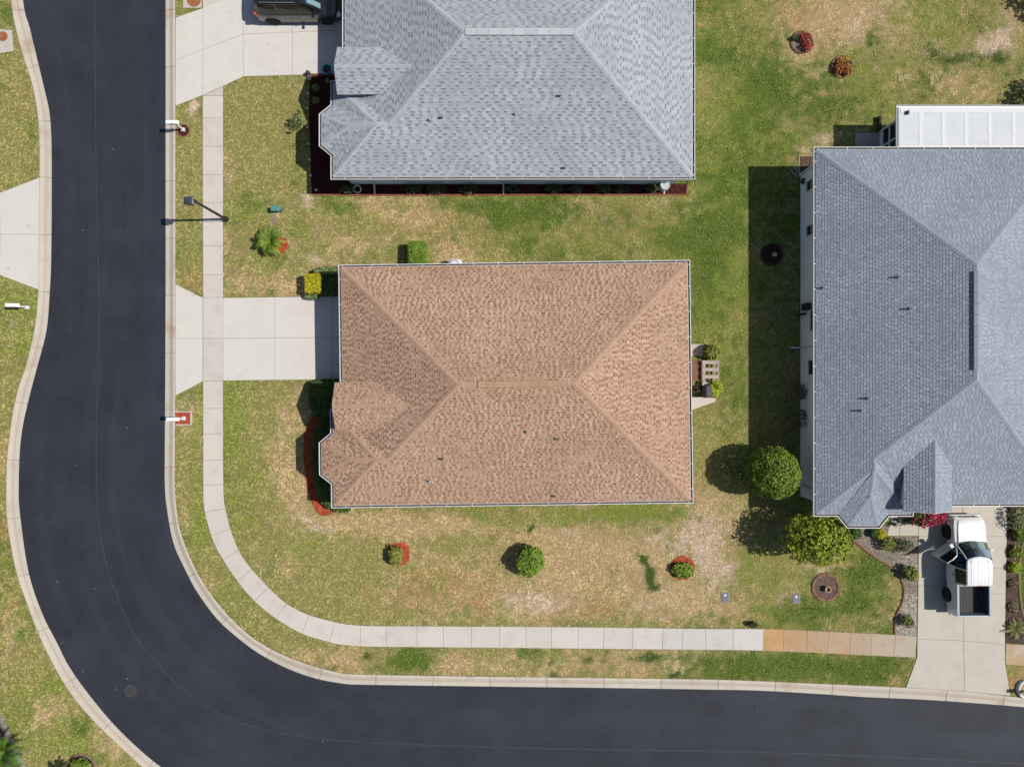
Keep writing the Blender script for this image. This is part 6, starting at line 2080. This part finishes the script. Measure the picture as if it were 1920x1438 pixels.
def minivan():
    x, y = -11.52, 20.66
    t = thing('minivan', 'black minivan parked nose-in at the north house garage', 'minivan', x, y, .08, rz=-PI / 2)
    blk = M('black car paint', (.010, .011, .012), rough=.18, spec=.5, coat=.8)
    dk = M('black plastic')
    gls = M('dark tinted glass', (.012, .014, .014), rough=.06, spec=.6)
    B = lambda mb, n, m, par=t, s=False: mb.build(n, m, par, s, world=False)
    FA, RA = 1.42, -1.50
    rings = []
    for yy, hw, z0, zt in ((2.33, .62, .42, .66), (2.28, .78, .32, .76), (2.05, .90, .28, .86), (FA + .46, .95, .27, .92), (FA + .36, .955, .56, .94), (FA + .18, .96, .70, .97), (FA - .18, .965, .70, 1.02), (FA - .36, .965, .56, 1.05), (FA - .46, .965, .27, 1.06),
                           (0, .97, .27, 1.08), (RA + .46, .97, .27, 1.08), (RA + .36, .97, .56, 1.08), (RA + .18, .97, .70, 1.08), (RA - .18, .965, .70, 1.08), (RA - .36, .955, .56, 1.08), (RA - .46, .95, .27, 1.08), (-2.22, .90, .32, 1.06), (-2.32, .80, .40, 1.0)):
        rings.append(ringx(yy, hw, z0, zt, .03, .14, .95))
    B(MB().loft(rings), 'body', blk)
    # greenhouse
    gr = []
    for yy, b, tp, zb, zt in ((1.35, .80, .78, 1.0, 1.04), (.62, .88, .68, 1.04, 1.66), (.35, .90, .71, 1.05, 1.73), (-1.0, .90, .72, 1.05, 1.76), (-1.95, .88, .69, 1.05, 1.72), (-2.10, .86, .66, 1.05, 1.66), (-2.26, .82, .78, 1.03, 1.10)):
        gr.append([(-b, yy, zb), (-(b * .45 + tp * .55), yy, zb * .45 + zt * .55), (-tp, yy, zt - .05), (-tp * .9, yy, zt), (0, yy, zt + .03), (tp * .9, yy, zt), (tp, yy, zt - .05), (b * .45 + tp * .55, yy, zb * .45 + zt * .55), (b, yy, zb)])
    B(MB().loft(gr), 'cabin', blk)
    for s in (-1, 1):
        for y0, y1 in ((.95, .18), (.10, -.98), (-1.06, -1.95)):
            vs = []
            for yy, f, zz in ((y0, 0, 1.10), (y1, 0, 1.10), (y1, 1, 1.62), (min(y0, .66), 1, 1.60)):
                xx = .915 - .165 * f
                vs.append((s * (xx + .008), yy, zz))
            B(MB().add(vs, [(0, 1, 2, 3)]), 'side_window', gls)
        B(MB().tube([(s * .66, .1, 1.775), (s * .67, -.4, 1.80), (s * .67, -1.3, 1.81), (s * .65, -1.8, 1.775)], .016, 6), 'roof_rail', M('satin steel', (.45, .46, .48), rough=.3, metal=.8))
        B(MB().bevbox(s * 1.06, .86, 1.10, .20, .12, .15, .04).tube([(s * .93, .88, 1.04), (s * 1.0, .87, 1.08)], .025, 6), 'mirror', blk)
        B(MB().bevbox(s * .74, 2.13, .74, .28, .26, .16, .04, rz=s * .5), 'headlight', M('lamp lens'))
        B(MB().bevbox(s * .86, -2.24, .98, .14, .16, .34, .03), 'tail_light', M('orange red lens', (.42, .07, .03), rough=.25))
        for yy in (.52, -.62):
            B(MB().bevbox(s * .985, yy - .2, .90, .025, .2, .045, .008), 'door_handle', M('satin steel'))
        for yy in (FA, RA):
            wheel(t, s * .86, yy, .34, .22, M('bright alloy', (.62, .62, .62), rough=.3, metal=.5), s)
    # windscreen with a folded sunshade behind it
    B(MB().add([(-.76, 1.34, 1.095), (.76, 1.34, 1.095), (.655, .60, 1.70), (-.655, .60, 1.70)], [(0, 1, 2, 3)]), 'windscreen', glass('clear windscreen', (.62, .72, .74), .04))
    for k in range(3):
        u0, u1 = -.60 + .4 * k + .012, -.60 + .4 * (k + 1) - .012
        f = lambda u, w: (u * (1.1 - .12 * w), 1.28 - .60 * w, 1.04 + .62 * (.07 + .60 * w) / .73 + .014)
        B(MB().add([f(u0, 0), f(u1, 0), f(u1, 1), f(u0, 1)], [(0, 1, 2, 3)]), 'sunshade', M('silver sunshade', (.50, .60, .63), rough=.35))
    B(MB().add([(.80, -2.275, 1.12), (-.80, -2.275, 1.12), (-.62, -2.115, 1.62), (.62, -2.115, 1.62)], [(0, 1, 2, 3)]), 'rear_window', gls)
    B(MB().bevbox(0, 2.27, .45, 1.5, .14, .2, .05), 'bumper', blk)


def offstage_tree():
    """a tree that stands just past the frame's right edge; its shade falls on the lawn behind the lanai"""
    for (x, y, h, r, lab) in ((30.6, 15.3, 2.9, 1.5, 'bushy green tree shading the lawn north of the white lanai roof'), (31.2, 21.3, 3.0, 1.7, 'unseen tree added to shade the north-east corner of the lawn')):  # second tree is an addition, standing in for a roof that casts shade
        t = thing('garden_tree', lab, 'tree', x, y, .05)
        crown(t, (x, y), (r, r, 1.3), h, GREEN, 1500, .12, lump=.35, shell=.5)
        trunk(t, x, y, h * .75, .1, 7, 1.2)


# ------------------------------------------------------------------ assemble: large structure first, small things last
houses()
roadway()
kerb_run('kerb', r_in, k_in, False)
kerb_run('kerb', r_out, k_out, True)
pavement()
drives()
ground()
beds()
planting()
furniture()
pickup()
minivan()
offstage_tree()
grass()
